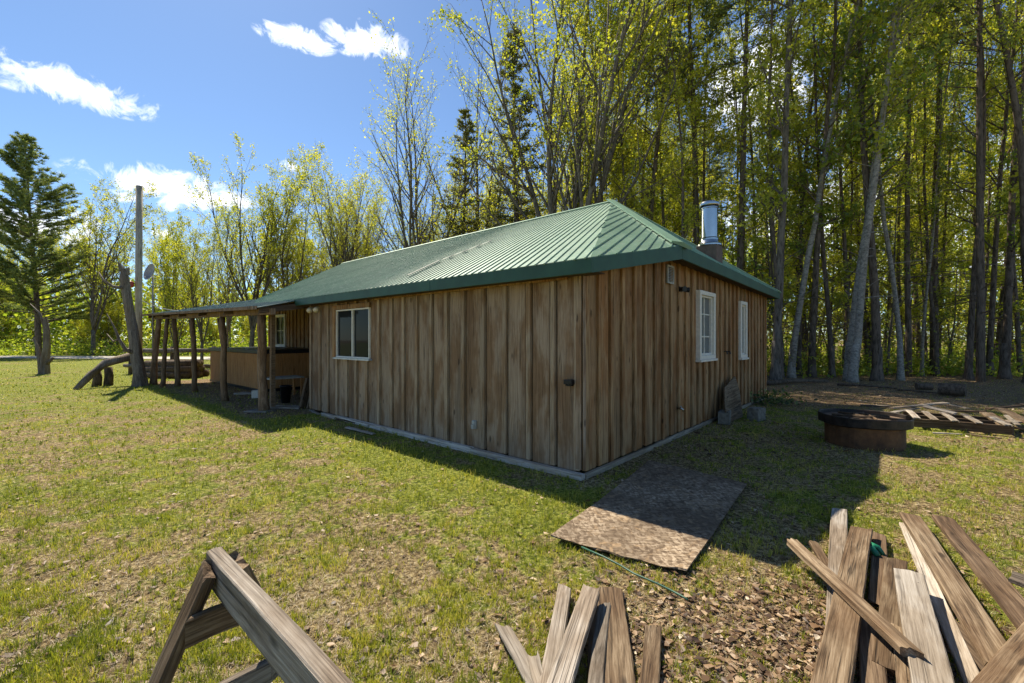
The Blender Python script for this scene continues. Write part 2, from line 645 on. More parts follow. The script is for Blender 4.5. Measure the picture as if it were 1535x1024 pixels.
EZ, QD, QZ, FD, FZ = 2.476, 2.277, 3.009, 9.5, 2.89
PP = toloc(Vector((2.606, 11.28, 5.14)))      # near end of the ridge
RR = toloc(Vector((-7.92, 20.55, 5.14)))      # far end of the ridge
OV = -.3


def wall_top(d):
    if d < QD:
        return EZ + (QZ - EZ) * (d - OV) / (QD - OV) - .07
    return 2.92 - .12 * (d - QD) / (FD - QD)


# long wall: boards, x = 0 plane facing -x
holes_long = [(4.53, 5.79, 1.23, 2.18)]


def siding(name, length, spacing, along, topf, holes, mat, batmat, seed, y0=0.0, off=0.0, back=False):
    """boards side by side with battens over the joints; along: 'y' (long wall, faces -x) or 'x' (gable wall, faces -y)"""
    rg = random.Random(seed)
    mb = MB()

    def bx(a0, a1, d0, d1, z0, z1, rnd):
        if z1 - z0 < .02 or a1 - a0 < .005:
            return
        if along == 'y':
            mb.box(off - d1, off - d0, a0, a1, z0, z1, rnd, .0015, rg)
        else:
            mb.box(a0, a1, off - d1, off - d0, z0, z1, rnd, .0015, rg)

    def cut(a0, a1, d0, d1, z0, z1, rnd):
        for h in holes:
            if a1 > h[0] + .001 and a0 < h[1] - .001:
                if a0 < h[0]:
                    cut(a0, h[0], d0, d1, z0, z1, rnd)
                if a1 > h[1]:
                    cut(h[1], a1, d0, d1, z0, z1, rnd)
                m0, m1 = max(a0, h[0]), min(a1, h[1])
                bx(m0, m1, d0, d1, z0, h[2], rnd)
                bx(m0, m1, d0, d1, h[3], z1, rnd)
                return
        bx(a0, a1, d0, d1, z0, z1, rnd)

    a = y0
    e = y0 + length
    first = True
    joints = []
    while a < e - .02:
        b = min(a + spacing * rg.uniform(.92, 1.08), e)
        if e - b < spacing * .4:
            b = e
        mb.m = 0
        zt = min(topf(a), topf(b)) if callable(topf) else topf
        cut(a + .064, b - .056, .002, .024 + rg.uniform(0, .004), .05, zt + .06, rg.random())
        joints.append(b)
        a = b
    mb.m = 1
    joints = [y0 + .035] + joints[:-1] + [e - .035]
    for j in joints:
        w = rg.uniform(.030, .037)
        jj = j + rg.uniform(-.002, .003)
        zt = topf(jj) if callable(topf) else topf
        cut(jj - w, jj + w, .004, .056 + rg.uniform(0, .006), .045 + rg.uniform(0, .03), zt, rg.random())
    mb.m = 0
    # sheathing behind
    if along == 'y':
        pass
    return mb.build(name, [mat, batmat], cabin)


M['batten_grey'] = wood_mat('grey_batten', 2, (.12, .075, .042), (.36, .26, .165), (.52, .41, .29), (.62, .42, .22), .75, vary=.2, soft=1.5, knots=False)
siding('long_wall', 7.0, .385, 'y', 2.46, holes_long, M['wall_wood'], M['batten_grey'], 11)
holes_g = [(3.78, 4.64, 1.22, 2.48), (6.50, 7.04, 1.16, 2.46)]
siding('gable_wall', 9.3, .325, 'x', wall_top, holes_g, M['wall_wood_brown'], M['batten_wood'], 12)
# recessed wall behind the porch (faces -x at x = 2.9)
siding('porch_wall', 10.6, .34, 'y', 3.3, [(15.75, 16.85, 1.27, 2.6)], M['wall_wood_brown'], M['batten_wood'], 13, y0=7.0, off=2.9)

# solid core behind the boards so that no light leaks (dark rooms)
mb = MB()
mb.box(.02, .10, .10, 4.50, .05, 2.50)
mb.box(.02, .10, 5.82, 6.95, .05, 2.50)
mb.box(.02, .10, 4.50, 5.82, .05, 1.21)
mb.box(.02, .10, 4.50, 5.82, 2.20, 2.50)
mb.box(.02, 2.95, 6.96, 7.04, .05, 2.62)
mb.box(.10, 3.78, .02, .10, .05, 2.55)
for a, b in ((4.82, 6.50), (7.20, 9.28)):
    mb.box(a, b, .02, .10, .05, 2.86)
for (a, b, z0, z1) in holes_g:
    mb.box(a, b, .02, .10, .05, z0 - .02)
    mb.box(a, b, .02, .10, z1 + .02, 2.86)
mb.box(9.2, 9.28, .1, 17.5, .05, 2.9)
mb.box(2.92, 9.2, 17.5, 17.58, .05, 3.2)
mb.box(2.93, 3.0, 7.04, 15.7, .05, 3.3)
mb.box(2.93, 3.0, 16.9, 17.5, .05, 3.3)
mb.build('inner_wall', simple_mat('tar_paper', (.014, .012, .010), .9), cabin)

# corner board of long wall end, top trim
mb = MB()
mb.box(-.058, -.0505, -.03, .075, .09, 2.42, .3)
mb.box(-.058, .03, -.058, -.051, .09, 2.42, .7)
mb.build('corner_board', M['wall_wood'], cabin)
mb = MB()
mb.box(-.055, .0, 6.93, 7.03, .08, 2.4, .5)
mb.build('corner_board', M['wall_wood'], cabin)
mb = MB()
mb.box(-.075, -.052, .15, 4.4, 2.30, 2.44, .2)
mb.build('header_board', M['batten_wood'], cabin)
# base boards
rg = random.Random(8)
mb = MB()
y = -.08
while y < 5.9:
    L = rg.uniform(1.6, 2.6)
    mb.box(-.125 - rg.uniform(0, .012), -.062, y, min(y + L, 6.3) - .006, -.03 + rg.uniform(-.01, .01), .058 + rg.uniform(-.008, .008), rg.random(), .004, rg)
    y += L
mb.build('base_board', M['base_trim'], cabin)
mb = MB()
x = -.05
while x < 9.2:
    L = rg.uniform(1.8, 2.8)
    mb.box(x, min(x + L, 9.3) - .006, -.085 - rg.uniform(0, .01), -.062, -.03, .055, rg.random(), .004, rg)
    x += L
mb.build('base_board', wood_mat('gable_base_board', 0, (.12, .09, .06), (.30, .25, .19), (.45, .39, .31), (.6, .45, .3), .5), cabin)


# windows ----------------------------------------------------------
def window(kind, a0, a1, z0, z1, off=0.0, along='y'):
    """opening a0..a1 along the wall; frame as part, pane/sill/muntin as sub-parts"""
    def bx(m, p0, p1, d0, d1, q0, q1):
        if along == 'y':
            m.box(off - d1, off - d0, p0, p1, q0, q1, random.random())
        else:
            m.box(p0, p1, off - d1, off - d0, q0, q1, random.random())
    fr = MB()
    if kind == 'slider':
        w = .026
        bx(fr, a0, a1, -.01, .062, z1 - w, z1)
        bx(fr, a0, a1, -.01, .062, z0, z0 + w)
        bx(fr, a0, a0 + w, -.01, .060, z0 + w, z1 - w)
        bx(fr, a1 - w, a1, -.01, .060, z0 + w, z1 - w)
        m_ = (a0 + a1) / 2
        bx(fr, m_ - .018, m_ + .018, -.01, .055, z0 + w, z1 - w)
        f = fr.build('window', M['white_trim'], cabin)
        p = MB()
        bx(p, a0 + w, m_ - .022, .012, .018, z0 + w, z1 - w)
        bx(p, m_ + .022, a1 - w, .020, .026, z0 + w, z1 - w)
        p.build('pane', M['glass'], f)
        s = MB()
        bx(s, a0 - .05, a1 + .05, .03, .105, z0 - .035, z0 - .002)
        s.build('sill', simple_mat('metal_sill', (.55, .57, .6), .4, .3), f)
    else:
        w = .075
        bx(fr, a0 - .02, a1 + .02, -.01, .105, z1 - w, z1)
        bx(fr, a0 - .02, a1 + .02, -.01, .105, z0 + .002, z0 + w)
        bx(fr, a0 - .02, a0 + w, -.01, .103, z0 + w, z1 - w)
        bx(fr, a1 - w, a1 + .02, -.01, .103, z0 + w, z1 - w)
        bx(fr, a0 + w, a0 + w + .035, -.01, .06, z0 + w, z1 - w)
        bx(fr, a1 - w - .035, a1 - w, -.01, .06, z0 + w, z1 - w)
        bx(fr, a0 + w + .035, a1 - w - .035, -.01, .06, z1 - w - .035, z1 - w)
        bx(fr, a0 + w + .035, a1 - w - .035, -.01, .06, z0 + w, z0 + w + .035)
        f = fr.build('window', M['white_trim'], cabin, bevel=.004)
        p = MB()
        bx(p, a0 + w, a1 - w, .010, .016, z0 + w, z1 - w)
        p.build('pane', M['curtained'] if kind == 'grid' else M['glass'], f)
        mu = MB()
        m_ = (a0 + a1) / 2
        bx(mu, m_ - .012, m_ + .012, .0165, .035, z0 + w + .035, z1 - w - .035)
        for q in ((1, 2) if kind == 'grid' else (1,)):
            n_ = 3 if kind == 'grid' else 2
            zz = z0 + (z1 - z0) * q / n_
            bx(mu, a0 + w + .035, m_ - .0125, .0165, .034, zz - .01, zz + .01)
            bx(mu, m_ + .0125, a1 - w - .035, .0165, .034, zz - .01, zz + .01)
        mu.build('muntin', M['white_trim'], f)
        s = MB()
        bx(s, a0 - .04, a1 + .04, .02, .135, z0 - .04, z0)
        s.build('sill', M['white_trim'], f, bevel=.004)
    return f


window('slider', 4.53, 5.79, 1.23, 2.18)
window('grid', 3.78, 4.64, 1.22, 2.48, along='x')
window('plain', 6.50, 7.04, 1.16, 2.46, along='x')
window('plain', 15.75, 16.85, 1.27, 2.6, off=2.9)
# brown casing left of the slider
mb = MB()
mb.box(-.085, -.052, 5.80, 5.90, 1.2, 2.27, .9)
mb.box(-.085, -.052, 4.5, 5.799, 2.185, 2.27, .4)
mb.build('window_casing', M['batten_wood'], cabin)

# roof ---------------------------------------------------------------
RIBDIR = None


def planez(p0, p1, p2):
    a, b, c = Vector(p0), Vector(p1), Vector(p2)
    n = (b - a).cross(c - a)
    return lambda x, y: a.z - (n.x * (x - a.x) + n.y * (y - a.y)) / n.z, (n if n.z > 0 else -n).normalized()


def clip_line(poly, q, dr):
    """segment of the line q + s*dr inside the convex polygon (2d)"""
    lo, hi = -1e9, 1e9
    n = len(poly)
    area = sum(poly[i][0] * poly[(i + 1) % n][1] - poly[(i + 1) % n][0] * poly[i][1] for i in range(n))
    sg = 1 if area > 0 else -1
    for i in range(n):
        ax, ay = poly[i][:2]
        bx_, by = poly[(i + 1) % n][:2]
        nx, ny = -(by - ay) * sg, (bx_ - ax) * sg
        num = nx * (ax - q[0]) + ny * (ay - q[1])
        den = nx * dr[0] + ny * dr[1]
        if abs(den) < 1e-9:
            if num > 0:
                return None
            continue
        s = num / den
        if den > 0:
            lo = max(lo, s)
        else:
            hi = min(hi, s)
    return (lo, hi) if hi - lo > .05 else None


def ribbed(mb, poly, azdeg, spacing, h=.014, w=.020, rg=random.Random(2)):
    """one roof plane: sheet with raised ribs running at local plan angle azdeg from +x"""
    zf, nrm = planez(*poly[:3])
    mb.add([Vector(p) - nrm * .002 for p in poly] + [Vector(p) - nrm * .02 for p in poly],
           [tuple(range(len(poly)))] + [tuple(range(len(poly), 2 * len(poly)))[::-1]] +
           [(i, (i + 1) % len(poly), len(poly) + (i + 1) % len(poly), len(poly) + i) for i in range(len(poly))])
    a = math.radians(azdeg)
    dr = (math.cos(a), math.sin(a))
    pr = (-dr[1], dr[0])
    os_ = [p[0] * pr[0] + p[1] * pr[1] for p in poly]
    k = math.ceil(min(os_) / spacing)
    while k * spacing < max(os_):
        q = (pr[0] * k * spacing, pr[1] * k * spacing)
        seg = clip_line(poly, q, dr)
        k += 1
        if not seg:
            continue
        # extend a touch below the eave
        s0, s1 = seg
        A = Vector((q[0] + dr[0] * s0, q[1] + dr[1] * s0, 0))
        B = Vector((q[0] + dr[0] * s1, q[1] + dr[1] * s1, 0))
        A.z, B.z = zf(A.x, A.y), zf(B.x, B.y)
        if B.z < A.z:
            A, B = B, A
        dn = (A - B).normalized()
        A += dn * rg.uniform(.03, .06)
        sd = nrm.cross(dn).normalized()
        up = nrm
        prof = [(-w / 2, -.004), (-w * .28, h), (w * .28, h), (w / 2, -.004)]
        vs = [A + sd * x + up * y for x, y in prof] + [B + sd * x + up * y for x, y in prof]
        mb.add(vs, [(0, 1, 5, 4), (1, 2, 6, 5), (2, 3, 7, 6), (0, 3, 2, 1), (4, 5, 6, 7)])


E_ = (OV, OV, EZ)
S_ = (OV, 10.0, EZ)
Q_ = (QD, OV, QZ)
F_ = (FD, OV, FZ)
P_ = tuple(PP)
R_ = tuple(RR)
zfA, nA = planez(E_, S_, P_)
R_ = (R_[0], R_[1], zfA(R_[0], R_[1]))
FB = (FD, 17.8, FZ)
T_ = (2.3, 17.8, 3.2)
AZ = 20.0      # plan angle of the ribs in cabin axes
mb = MB()
ribbed(mb, [E_, P_, R_, S_], AZ, .128)
ribbed(mb, [E_, Q_, P_], 18, .125)
mb.build('roof', M['roof'], cabin)
roof = cabin.children[-1]
roof = [o for o in bpy.data.objects if o.name == 'roof'][0]
mb = MB()
ribbed(mb, [Q_, F_, P_], 90, .23)
ribbed(mb, [F_, FB, R_], 180, .23)
ribbed(mb, [F_, R_, P_], 180, .23)
mb.build('rear_slope', M['roof'], roof)
mb = MB()
ribbed(mb, [R_, S_, T_], AZ, .23)
ribbed(mb, [R_, T_, FB], 90, .23)
mb.build('far_slope', M['roof'], roof)


# hip and ridge caps
def cap(mb, A, B, w, n1, n2, lift=.034):
    A, B = Vector(A), Vector(B)
    d = (B - A).normalized()
    s1 = n1.cross(d).normalized()
    s2 = d.cross(n2).normalized()
    if s1.dot(s2) > 0:
        s2 = -s2
    vs = []
    for p in (A, B):
        vs += [p + s1 * w + n1 * lift, p + (n1 + n2).normalized() * (lift + .012), p + s2 * w + n2 * lift,
               p + s2 * w + n2 * (lift - .03), p + s1 * w + n1 * (lift - .03)]
    mb.add(vs, [(0, 1, 6, 5), (1, 2, 7, 6), (2, 3, 8, 7), (4, 0, 5, 9), (0, 4, 3, 2, 1), (5, 6, 7, 8, 9)])


_, nB = planez(E_, Q_, P_)
_, nC = planez(Q_, F_, P_)
_, nD = planez(F_, R_, P_)
mb = MB()
cap(mb, Vector(Q_) + Vector((-.02, -.03, 0)), P_, .17, nB, nC)
cap(mb, P_, R_, .14, nA, nD)
cap(mb, F_, P_, .14, nC, nD)
mb.build('ridge_cap', simple_mat('ridge_cap_steel', (.20, .33, .235), .4, 0.1, 2, .2, .05), roof)
# white seam flashing lying on the long slope
mb = MB()
for (pa, pb) in (((612, 416), (660, 393)), ((664, 392), (738, 363))):
    pts = []
    for (px_, py_) in (pa, pb):
        # intersect view ray with the long slope
        o_ = toloc(Vector((0, 0, CAMH)))
        d_ = Vector(((px_ - CX) / F, 1, (HY - py_) / F))
        dl_ = Vector((d_.dot(DR), d_.dot(DL), d_.z))
        s_ = nA.dot(Vector(E_) - o_) / nA.dot(dl_)
        pts.append(o_ + dl_ * s_)
    dd = (pts[1] - pts[0]).normalized()
    ss = nA.cross(dd).normalized() * .02
    a_, b_ = pts[0] + nA * .036, pts[1] + nA * .036
    mb.prism([a_ - ss, b_ - ss, b_ + ss, a_ + ss], nA * .006)
mb.build('seam_flashing', simple_mat('pale_seam', (.34, .33, .28), .6), roof)

# fascia boards
mb = MB()


def fascia(mb, A, B, out, hA=.165, hB=.165, th=.03, rnd=0):
    A, B, out = Vector(A), Vector(B), Vector(out)
    mb.prism([A, B, B - Vector((0, 0, hB)), A - Vector((0, 0, hA))], out * th, rnd)


fascia(mb, (OV, OV - .03, EZ - .012), (OV, 2.4, EZ - .012), (-1, 0, 0), .16, .155)
fascia(mb, (OV, 2.406, EZ - .014), (OV, 7.12, EZ - .014), (-1, 0, 0), .152, .14)
fascia(mb, (OV, OV, EZ - .012), (QD, OV, QZ - .014), (0, -1, 0), .16, .195)
fascia(mb, (QD + .004, OV, QZ - .014), (FD, OV, FZ - .014), (0, -1, 0), .195, .185)
fascia(mb, (FD, OV - .03, FZ - .016), (FD, 17.8, FZ - .016), (1, 0, 0), .18, .18)
mb.build('fascia', M['green_trim'], roof, bevel=.003)
mb = MB()
mb.prism([(OV, OV, 2.325), (0.0, OV, 2.325), (0.0, 7.1, 2.325), (OV, 7.1, 2.325)], (0, 0, .012))
mb.prism([(QD, OV, 2.83), (FD, OV, 2.72), (FD, 0.0, 2.74), (QD, 0.0, 2.85)], (0, 0, .012))
mb.prism([(OV + .3, OV, 2.39), (QD, OV, 2.83), (QD, .0, 2.85), (OV + .3, 0.0, 2.41)], (0, 0, .012))
mb.build('soffit', M['dark_plank'], roof)

# chimney -------------------------------------------------------------
cl = toloc(Vector((4.06, 9.0, 0)))
ch = MB()
ch.box(cl.x - .20, cl.x + .20, cl.y - .20, cl.y + .20, 3.0, 3.50)
chim = ch.build('chimney', M['red_brown'], cabin, bevel=.01)
mb = MB()
mb.lathe([(.0, 3.502), (.235, 3.502), (.235, 3.53), (.20, 3.555), (.175, 3.60), (.168, 3.625), (.168, 3.65), (.152, 3.655), (.152, 4.26), (.165, 4.27), (.165, 4.29), (.12, 4.29)], 72, (cl.x, cl.y, 0))
mb.build('flue_pipe', M['steel'], chim)
mb = MB()
mb.lathe([(.12, 4.29), (.12, 4.315), (.195, 4.315), (.20, 4.33), (.20, 4.365), (.175, 4.395), (.12, 4.42), (0, 4.425)], 72, (cl.x, cl.y, 0))
mb.build('flue_cap', M['steel'], chim)
mb = MB()
mb.lathe([(.135, 4.291), (.18, 4.291), (.18, 4.3), (.135, 4.3)], 32, (cl.x, cl.y, 0))
mb.build('flue_band', M['black_metal'], chim)
mb = MB()
mb.lathe([(.155, 3.652), (.172, 3.652), (.172, 3.668), (.155, 3.668)], 32, (cl.x, cl.y, 0))
mb.build('flue_band', M['black_metal'], chim)

# fixtures ------------------------------------------------------------
mb = MB()      # louvred vent
a0, a1 = 2.36, 2.62
mb.box(a0, a1, -.075, -.052, 2.47, 2.50)
mb.box(a0, a1, -.075, -.052, 2.73, 2.76)
mb.box(a0, a0 + .03, -.074, -.052, 2.50, 2.73)
mb.box(a1 - .03, a1, -.074, -.052, 2.50, 2.73)
for k in range(9):
    z = 2.506 + k * .0245
    mb.add([(a0 + .03, -.072, z), (a1 - .03, -.072, z), (a1 - .03, -.055, z + .02), (a0 + .03, -.055, z + .02)], [(0, 1, 2, 3)])
mb.build('wall_vent', simple_mat('vent_plastic', (.42, .40, .34), .6), cabin)
mb = MB()      # twin floodlight
mb.box(2.86, 2.98, -.075, -.054, 2.38, 2.46)
for s in (-1, 1):
    mb.tube([(2.92 + s * .04, -.08, 2.42), (2.92 + s * .10, -.17, 2.41)], [.03, .045], 12)
mb.build('floodlight', M['black_metal'], cabin)
mb = MB()      # box lamp on the long wall
mb.box(-.13, -.052, .06, .17, 1.07, 1.125)
mb.box(-.115, -.052, .075, .155, 1.05, 1.069)
mb.build('wall_lamp', M['black_metal'], cabin, bevel=.006)
mb = MB()      # outlet with flip cover
mb.box(-.060, -.03, 1.72, 1.79, .32, .44)
mb.box(-.09, -.061, 1.73, 1.78, .325, .385)
mb.box(-.075, -.061, 1.728, 1.782, .39, .435)
mb.build('outlet_box', M['grey_plastic'], cabin, bevel=.005)
for yy in (6.55, 6.86):
    mb = MB()
    mb.tube([(-.02, yy, 2.26), (-.08, yy, 2.27), (-.12, yy - .02, 2.24), (-.15, yy - .05, 2.20)], [.035, .03, .05, .06], 12)
    mb.build('spot_lamp', M['white_trim'], cabin, smooth=True)
mb = MB()
mb.tube([(2.82, -.05, .46), (2.82, -.13, .46), (2.82, -.15, .42)], [.02, .016, .014], 8)
mb.tube([(2.79, -.11, .49), (2.85, -.11, .49)], .012, 6)
mb.build('water_tap', M['steel'], cabin, smooth=True)
mb = MB()
mb.tube([(5.40, -.05, 1.34), (5.40, -.10, 1.34), (5.40, -.11, 1.28)], .014, 6)
mb.build('wall_hook', M['black_metal'], cabin)
mb = MB()
mb.tube([(5.62, -.05, 1.33), (5.62, -.10, 1.33), (5.62, -.11, 1.28)], .014, 6)
mb.build('wall_hook', M['black_metal'], cabin)

# porch ------------------------------------------------------------------
NI, NO, FO, FI = (OV, 7.12, EZ - .03), (-1.1, 7.0, 2.25), (-1.1, 19.2, 2.53), (2.9, 17.7, 3.38)
MI = (OV + .9, 7.12, 2.62)
mb = MB()
ribbed(mb, [NI, NO, FO], 0, .23, .015)
ribbed(mb, [NI, FO, FI], 0, .23, .015)
pr_ = mb.build('porch_roof', simple_mat('porch_sheet_metal', (.20, .26, .225), .35, .3, 2.0, .3, .1), cabin)
mb = MB()


def beam(mb, A, B, w, h, rnd=0, over=0):
    A, B = Vector(A), Vector(B)
    d = (B - A).normalized()
    s = d.cross(Vector((0, 0, 1))).normalized() * w / 2
    u = Vector((0, 0, 1))
    A2, B2 = A - d * over, B + d * over
    mb.prism([A2 - s, A2 + s, A2 + s - u * h, A2 - s - u * h], B2 - A2, rnd)


beam(mb, (-.82, 6.95, 2.235), (-.82, 19.0, 2.47), .09, .13, .2)
mb.build('rafter_beam', M['post_wood'], pr_)
for k, yy in enumerate([7.1, 9.4, 11.6, 13.8, 16.0, 18.4]):
    mb = MB()
    f_ = (yy - 7) / 12.2
    beam(mb, (-1.05, yy, 2.235 + .28 * f_), (2.85, yy + .05, 2.90 + .15 * f_), .07, .12, random.random())
    mb.build('rafter', M['dark_plank'], pr_)
mb = MB()
beam(mb, (-1.13, 7.0, 2.27), (-1.13, 19.2, 2.55), .025, .07, .5)
mb.build('edge_board', M['post_wood'], pr_)
posts = [((396.6, 616.6), .10, (0, 0), 0), ((337.5, 600.5), .08, (.03, .1), 1), ((292.4, 587.6), .075, (.02, .15), 1),
         ((266, 578.5), .08, (-.1, .1), 1), ((243, 580.5), .07, (.2, .15), 0), ((229, 576), .10, (.05, 0), 0)]
rg = random.Random(4)
for k, (pp, r, lean, fork) in enumerate(posts):
    b = toloc(G(*pp))
    zt = 2.12 + .24 * (b.y - 7) / 12.2
    topx = -.82
    pts, rads = [], []
    for i in range(9):
        f_ = i / 8
        pts.append((b.x + (topx - b.x) * f_ * (.9 if k < 3 else .5) + rg.uniform(-.012, .012), b.y + lean[1] * f_ + rg.uniform(-.015, .015) + .05 * math.sin(f_ * 5 + k), -.05 + (zt + .04) * f_))
        rads.append(r * (1.25 if i == 0 else 1.0 - .2 * f_) * rg.uniform(.95, 1.06))
    mb = MB()
    mb.tube(pts, rads, 10, rg.random(), True, .05, rg)
    if fork:
        q = Vector(pts[5])
        mb.tube([q, q + Vector((0, .22, .35)), q + Vector((0, .46, .80))], [r * .75, r * .6, r * .5], 8, rg.random())
    mb.build('post', M['post_wood'], cabin, smooth=True)
# second plank post tied to the first post
b = toloc(G(404, 612))
mb = MB()
mb.box(b.x + .02, b.x + .10, b.y - .06, b.y + .04, -.03, 2.2, .4, .008)
mb.build('post', M['beam_wood'], cabin)


# ------------------------------------------------------------------ boards and timber as things
def board_mesh(L, w, th, seed, mat, bow=.0, twist=0.0, rag=.012, n=18):
    rg = random.Random(seed)
    c = min(.005, th * .2)
    qs = (-.25 * w, 0, .25 * w)
    sec = [(-w / 2 + c, -th / 2)] + [(q, -th / 2) for q in qs] + [(w / 2 - c, -th / 2), (w / 2, -th / 2 + c), (w / 2, th / 2 - c), (w / 2 - c, th / 2)] + \
          [(q, th / 2) for q in qs[::-1]] + [(-w / 2 + c, th / 2), (-w / 2, th / 2 - c), (-w / 2, -th / 2 + c)]
    twist = twist or rg.uniform(-.06, .06)
    bow = bow + rg.uniform(-.004, .004)
    cup = rg.uniform(-.002, .003)
    jag = {round(y, 4): (rg.uniform(-1, 1) * rag, rg.uniform(-1, 1) * rag) for y, z in sec}
    mb = MB()
    vs = []
    e0, e1 = rg.uniform(-1, 1) * rag, rg.uniform(-1, 1) * rag
    ph = rg.uniform(0, 6)
    for i in range(n + 1):
        f_ = i / n
        x = (f_ - .5) * L
        zc = -bow * (1 - (2 * f_ - 1) ** 2) + .0015 * math.sin(f_ * 9 + ph)
        yc = .003 * math.sin(f_ * 5 + ph)
        a = twist * (f_ - .5)
        for (y, z) in sec:
            xx = x
            if i == 0:
                xx += e0 * (y / (w / 2)) + jag[round(y, 4)][0] * .8
            if i == n:
                xx += e1 * (y / (w / 2)) + jag[round(y, 4)][1] * .8
            yy = y * (1 + rg.uniform(-.02, .02))
            z = z + cup * (1 - (y / (w / 2)) ** 2)
            vs.append((xx, yc + yy * math.cos(a) - z * math.sin(a), zc + yy * math.sin(a) + z * math.cos(a)))
    k = len(sec)
    fs = [(i * k + j, i * k + (j + 1) % k, (i + 1) * k + (j + 1) % k, (i + 1) * k + j) for i in range(n) for j in range(k)]
    fs += [tuple(range(k))[::-1], tuple(range(n * k, n * k + k))]
    mb.add(vs, fs)
    return mb.mesh('plank', mat)


def orient(A, B, roll=0.0):
    """matrix whose x axis runs from A to B, z as upright as possible"""
    x = (B - A).normalized()
    y = Vector((0, 0, 1)).cross(x)
    if y.length < 1e-4:
        y = Vector((0, 1, 0))
    y.normalize()
    z = x.cross(y)
    m = Matrix((x, y, z)).transposed().to_4x4()
    m = m @ Matrix.Rotation(roll, 4, 'X')
    m.translation = (A + B) / 2
    return m


_bs = [100]


def plank(name, A, B, w, th, mat, label=None, cat='plank', group=None, parent=None, roll=0.0, bow=0.0, twist=0.0, rag=.024, keep=True):
    """A, B: centre line ends of the TOP face"""
    _bs[0] += 1
    A, B = Vector(A), Vector(B)
    L = (B - A).length
    me = board_mesh(L, w, th, _bs[0], mat, bow, twist, rag)
    o = bpy.data.objects.new(name, me)
    C.objects.link(o)
    m = orient(A, B, roll)
    m.translation = m.translation - m.to_3x3().col[2] * (th / 2)
    if parent is not None:
        o.parent = parent
        m = parent.matrix_basis.inverted() @ m
    o.matrix_basis = m
    if label:
        tag(o, label, cat, group)
    if keep and min(A.z, B.z) < .15:
        d = (B - A)
        d.z = 0
        d.normalize()
        BOARD_RECTS.append(((A.x + B.x) / 2, (A.y + B.y) / 2, d.x, d.y, L / 2, w / 2))
    return o


# OSB sheet
c = sum(OSB_C, Vector()) / 4
u = ((OSB_C[1] - OSB_C[0]) + (OSB_C[2] - OSB_C[3])).normalized()
mb = MB()
n = 16
vs = []
rg = random.Random(9)
for k in (1, 0):
    for i in range(n + 1):
        for j in range(n + 1):
            a, b = i / n, j / n
            p = (OSB_C[0] * (1 - a) + OSB_C[1] * a) * (1 - b) + (OSB_C[3] * (1 - a) + OSB_C[2] * a) * b
            z = .012 + .012 * k + .008 * math.sin(a * 4 + 1) * math.cos(b * 5) + (.022 * max(0, 1 - a / .25) + .02 * max(0, a / .2 - 4)) * max(0, 1 - b / .3)
            e = rg.uniform(-.010, .010)
            vs.append((p.x + e, p.y + e, z))
m_ = (n + 1) ** 2
fs = []
for i in range(n):
    for j in range(n):
        a = i * (n + 1) + j
        fs.append((a, a + n + 1, a + n + 2, a + 1))
        fs.append((m_ + a, m_ + a + 1, m_ + a + n + 2, m_ + a + n + 1))
edge = [i for i in range(n)]
for i in range(n):
    for (a, b) in ((i * (n + 1), (i + 1) * (n + 1)), (i * (n + 1) + n, (i + 1) * (n + 1) + n), (i, i + 1), (n * (n + 1) + i, n * (n + 1) + i + 1)):
        fs.append((a, b, b + m_, a + m_))
mb.add([(v[0] - c.x, v[1] - c.y, v[2]) for v in vs], fs)
o = mb.build('strand_board_sheet', M['osb'])
o.location = (c.x, c.y, .004)
tag(o, 'weathered strand board sheet lying on the grass by the cabin corner', 'board')

# sawhorse
sh = empty('sawhorse', (-.95, 1.55, 0))
tag(sh, 'grey weathered wooden sawhorse standing on the lawn', 'sawhorse')
bd = Vector((.743, -.669, 0)).normalized()
sd = Vector((.669, .743, 0)).normalized()
B0 = Vector((-1.205, 1.775, .75))
B1 = B0 + bd * 1.55
plank('crossbeam', B0, B1, .056, .125, M['grey_plank'], parent=sh, keep=False, rag=.004)
for (q, lp) in ((.12, 0), (1.40, 1)):
    base = B0 + bd * q
    for s in (-1, 1):
        top = base + sd * (s * .052) + Vector((0, 0, -.035))
        foot = base + sd * (s * .34) - bd * (.06 if q < 1 else -.06)
        foot.z = .0
        o = plank('leg', top, foot, .10, .04, M['brown_plank'] if not (s < 0 and q < 1) else M['brown_plank'], parent=sh, keep=False)
        ax = (foot - top).normalized()
        nn = (sd * s + Vector((0, 0, .4))).normalized()
        yv = bd
        zv = ax.cross(yv).normalized()
        yv = zv.cross(ax)
        m = Matrix((ax, yv, zv)).transposed().to_4x4()
        m.translation = (top + foot) / 2
        o.matrix_basis = sh.matrix_basis.inverted() @ m
    # cross board
    za = .31
    cA = base - sd * .30 + Vector((0, 0, 0)) + bd * .055
    cB = base + sd * .17 + bd * .055
    cA.z = cB.z = za
    plank('brace', cA, cB, .036, .095, M['grey_plank'] if q < 1 else M['brown_plank'], parent=sh, keep=False)
    gA, gB = base - sd * .11 + bd * .055, base + sd * .11 + bd * .055
    gA.z = gB.z = .60
    plank('brace', gA, gB, .03, .10, M['brown_plank'], parent=sh, keep=False)

# bottom centre boards  (photo ends, height of top, width, thickness)
gp = 'loose boards lying bottom centre'


def pl2(p0, z0, p1, z1, w, th, mat, label, group=None, **kw):
    return plank('plank', G(*p0, z0), G(*p1, z1), w, th, mat, label, 'plank', group, **kw)


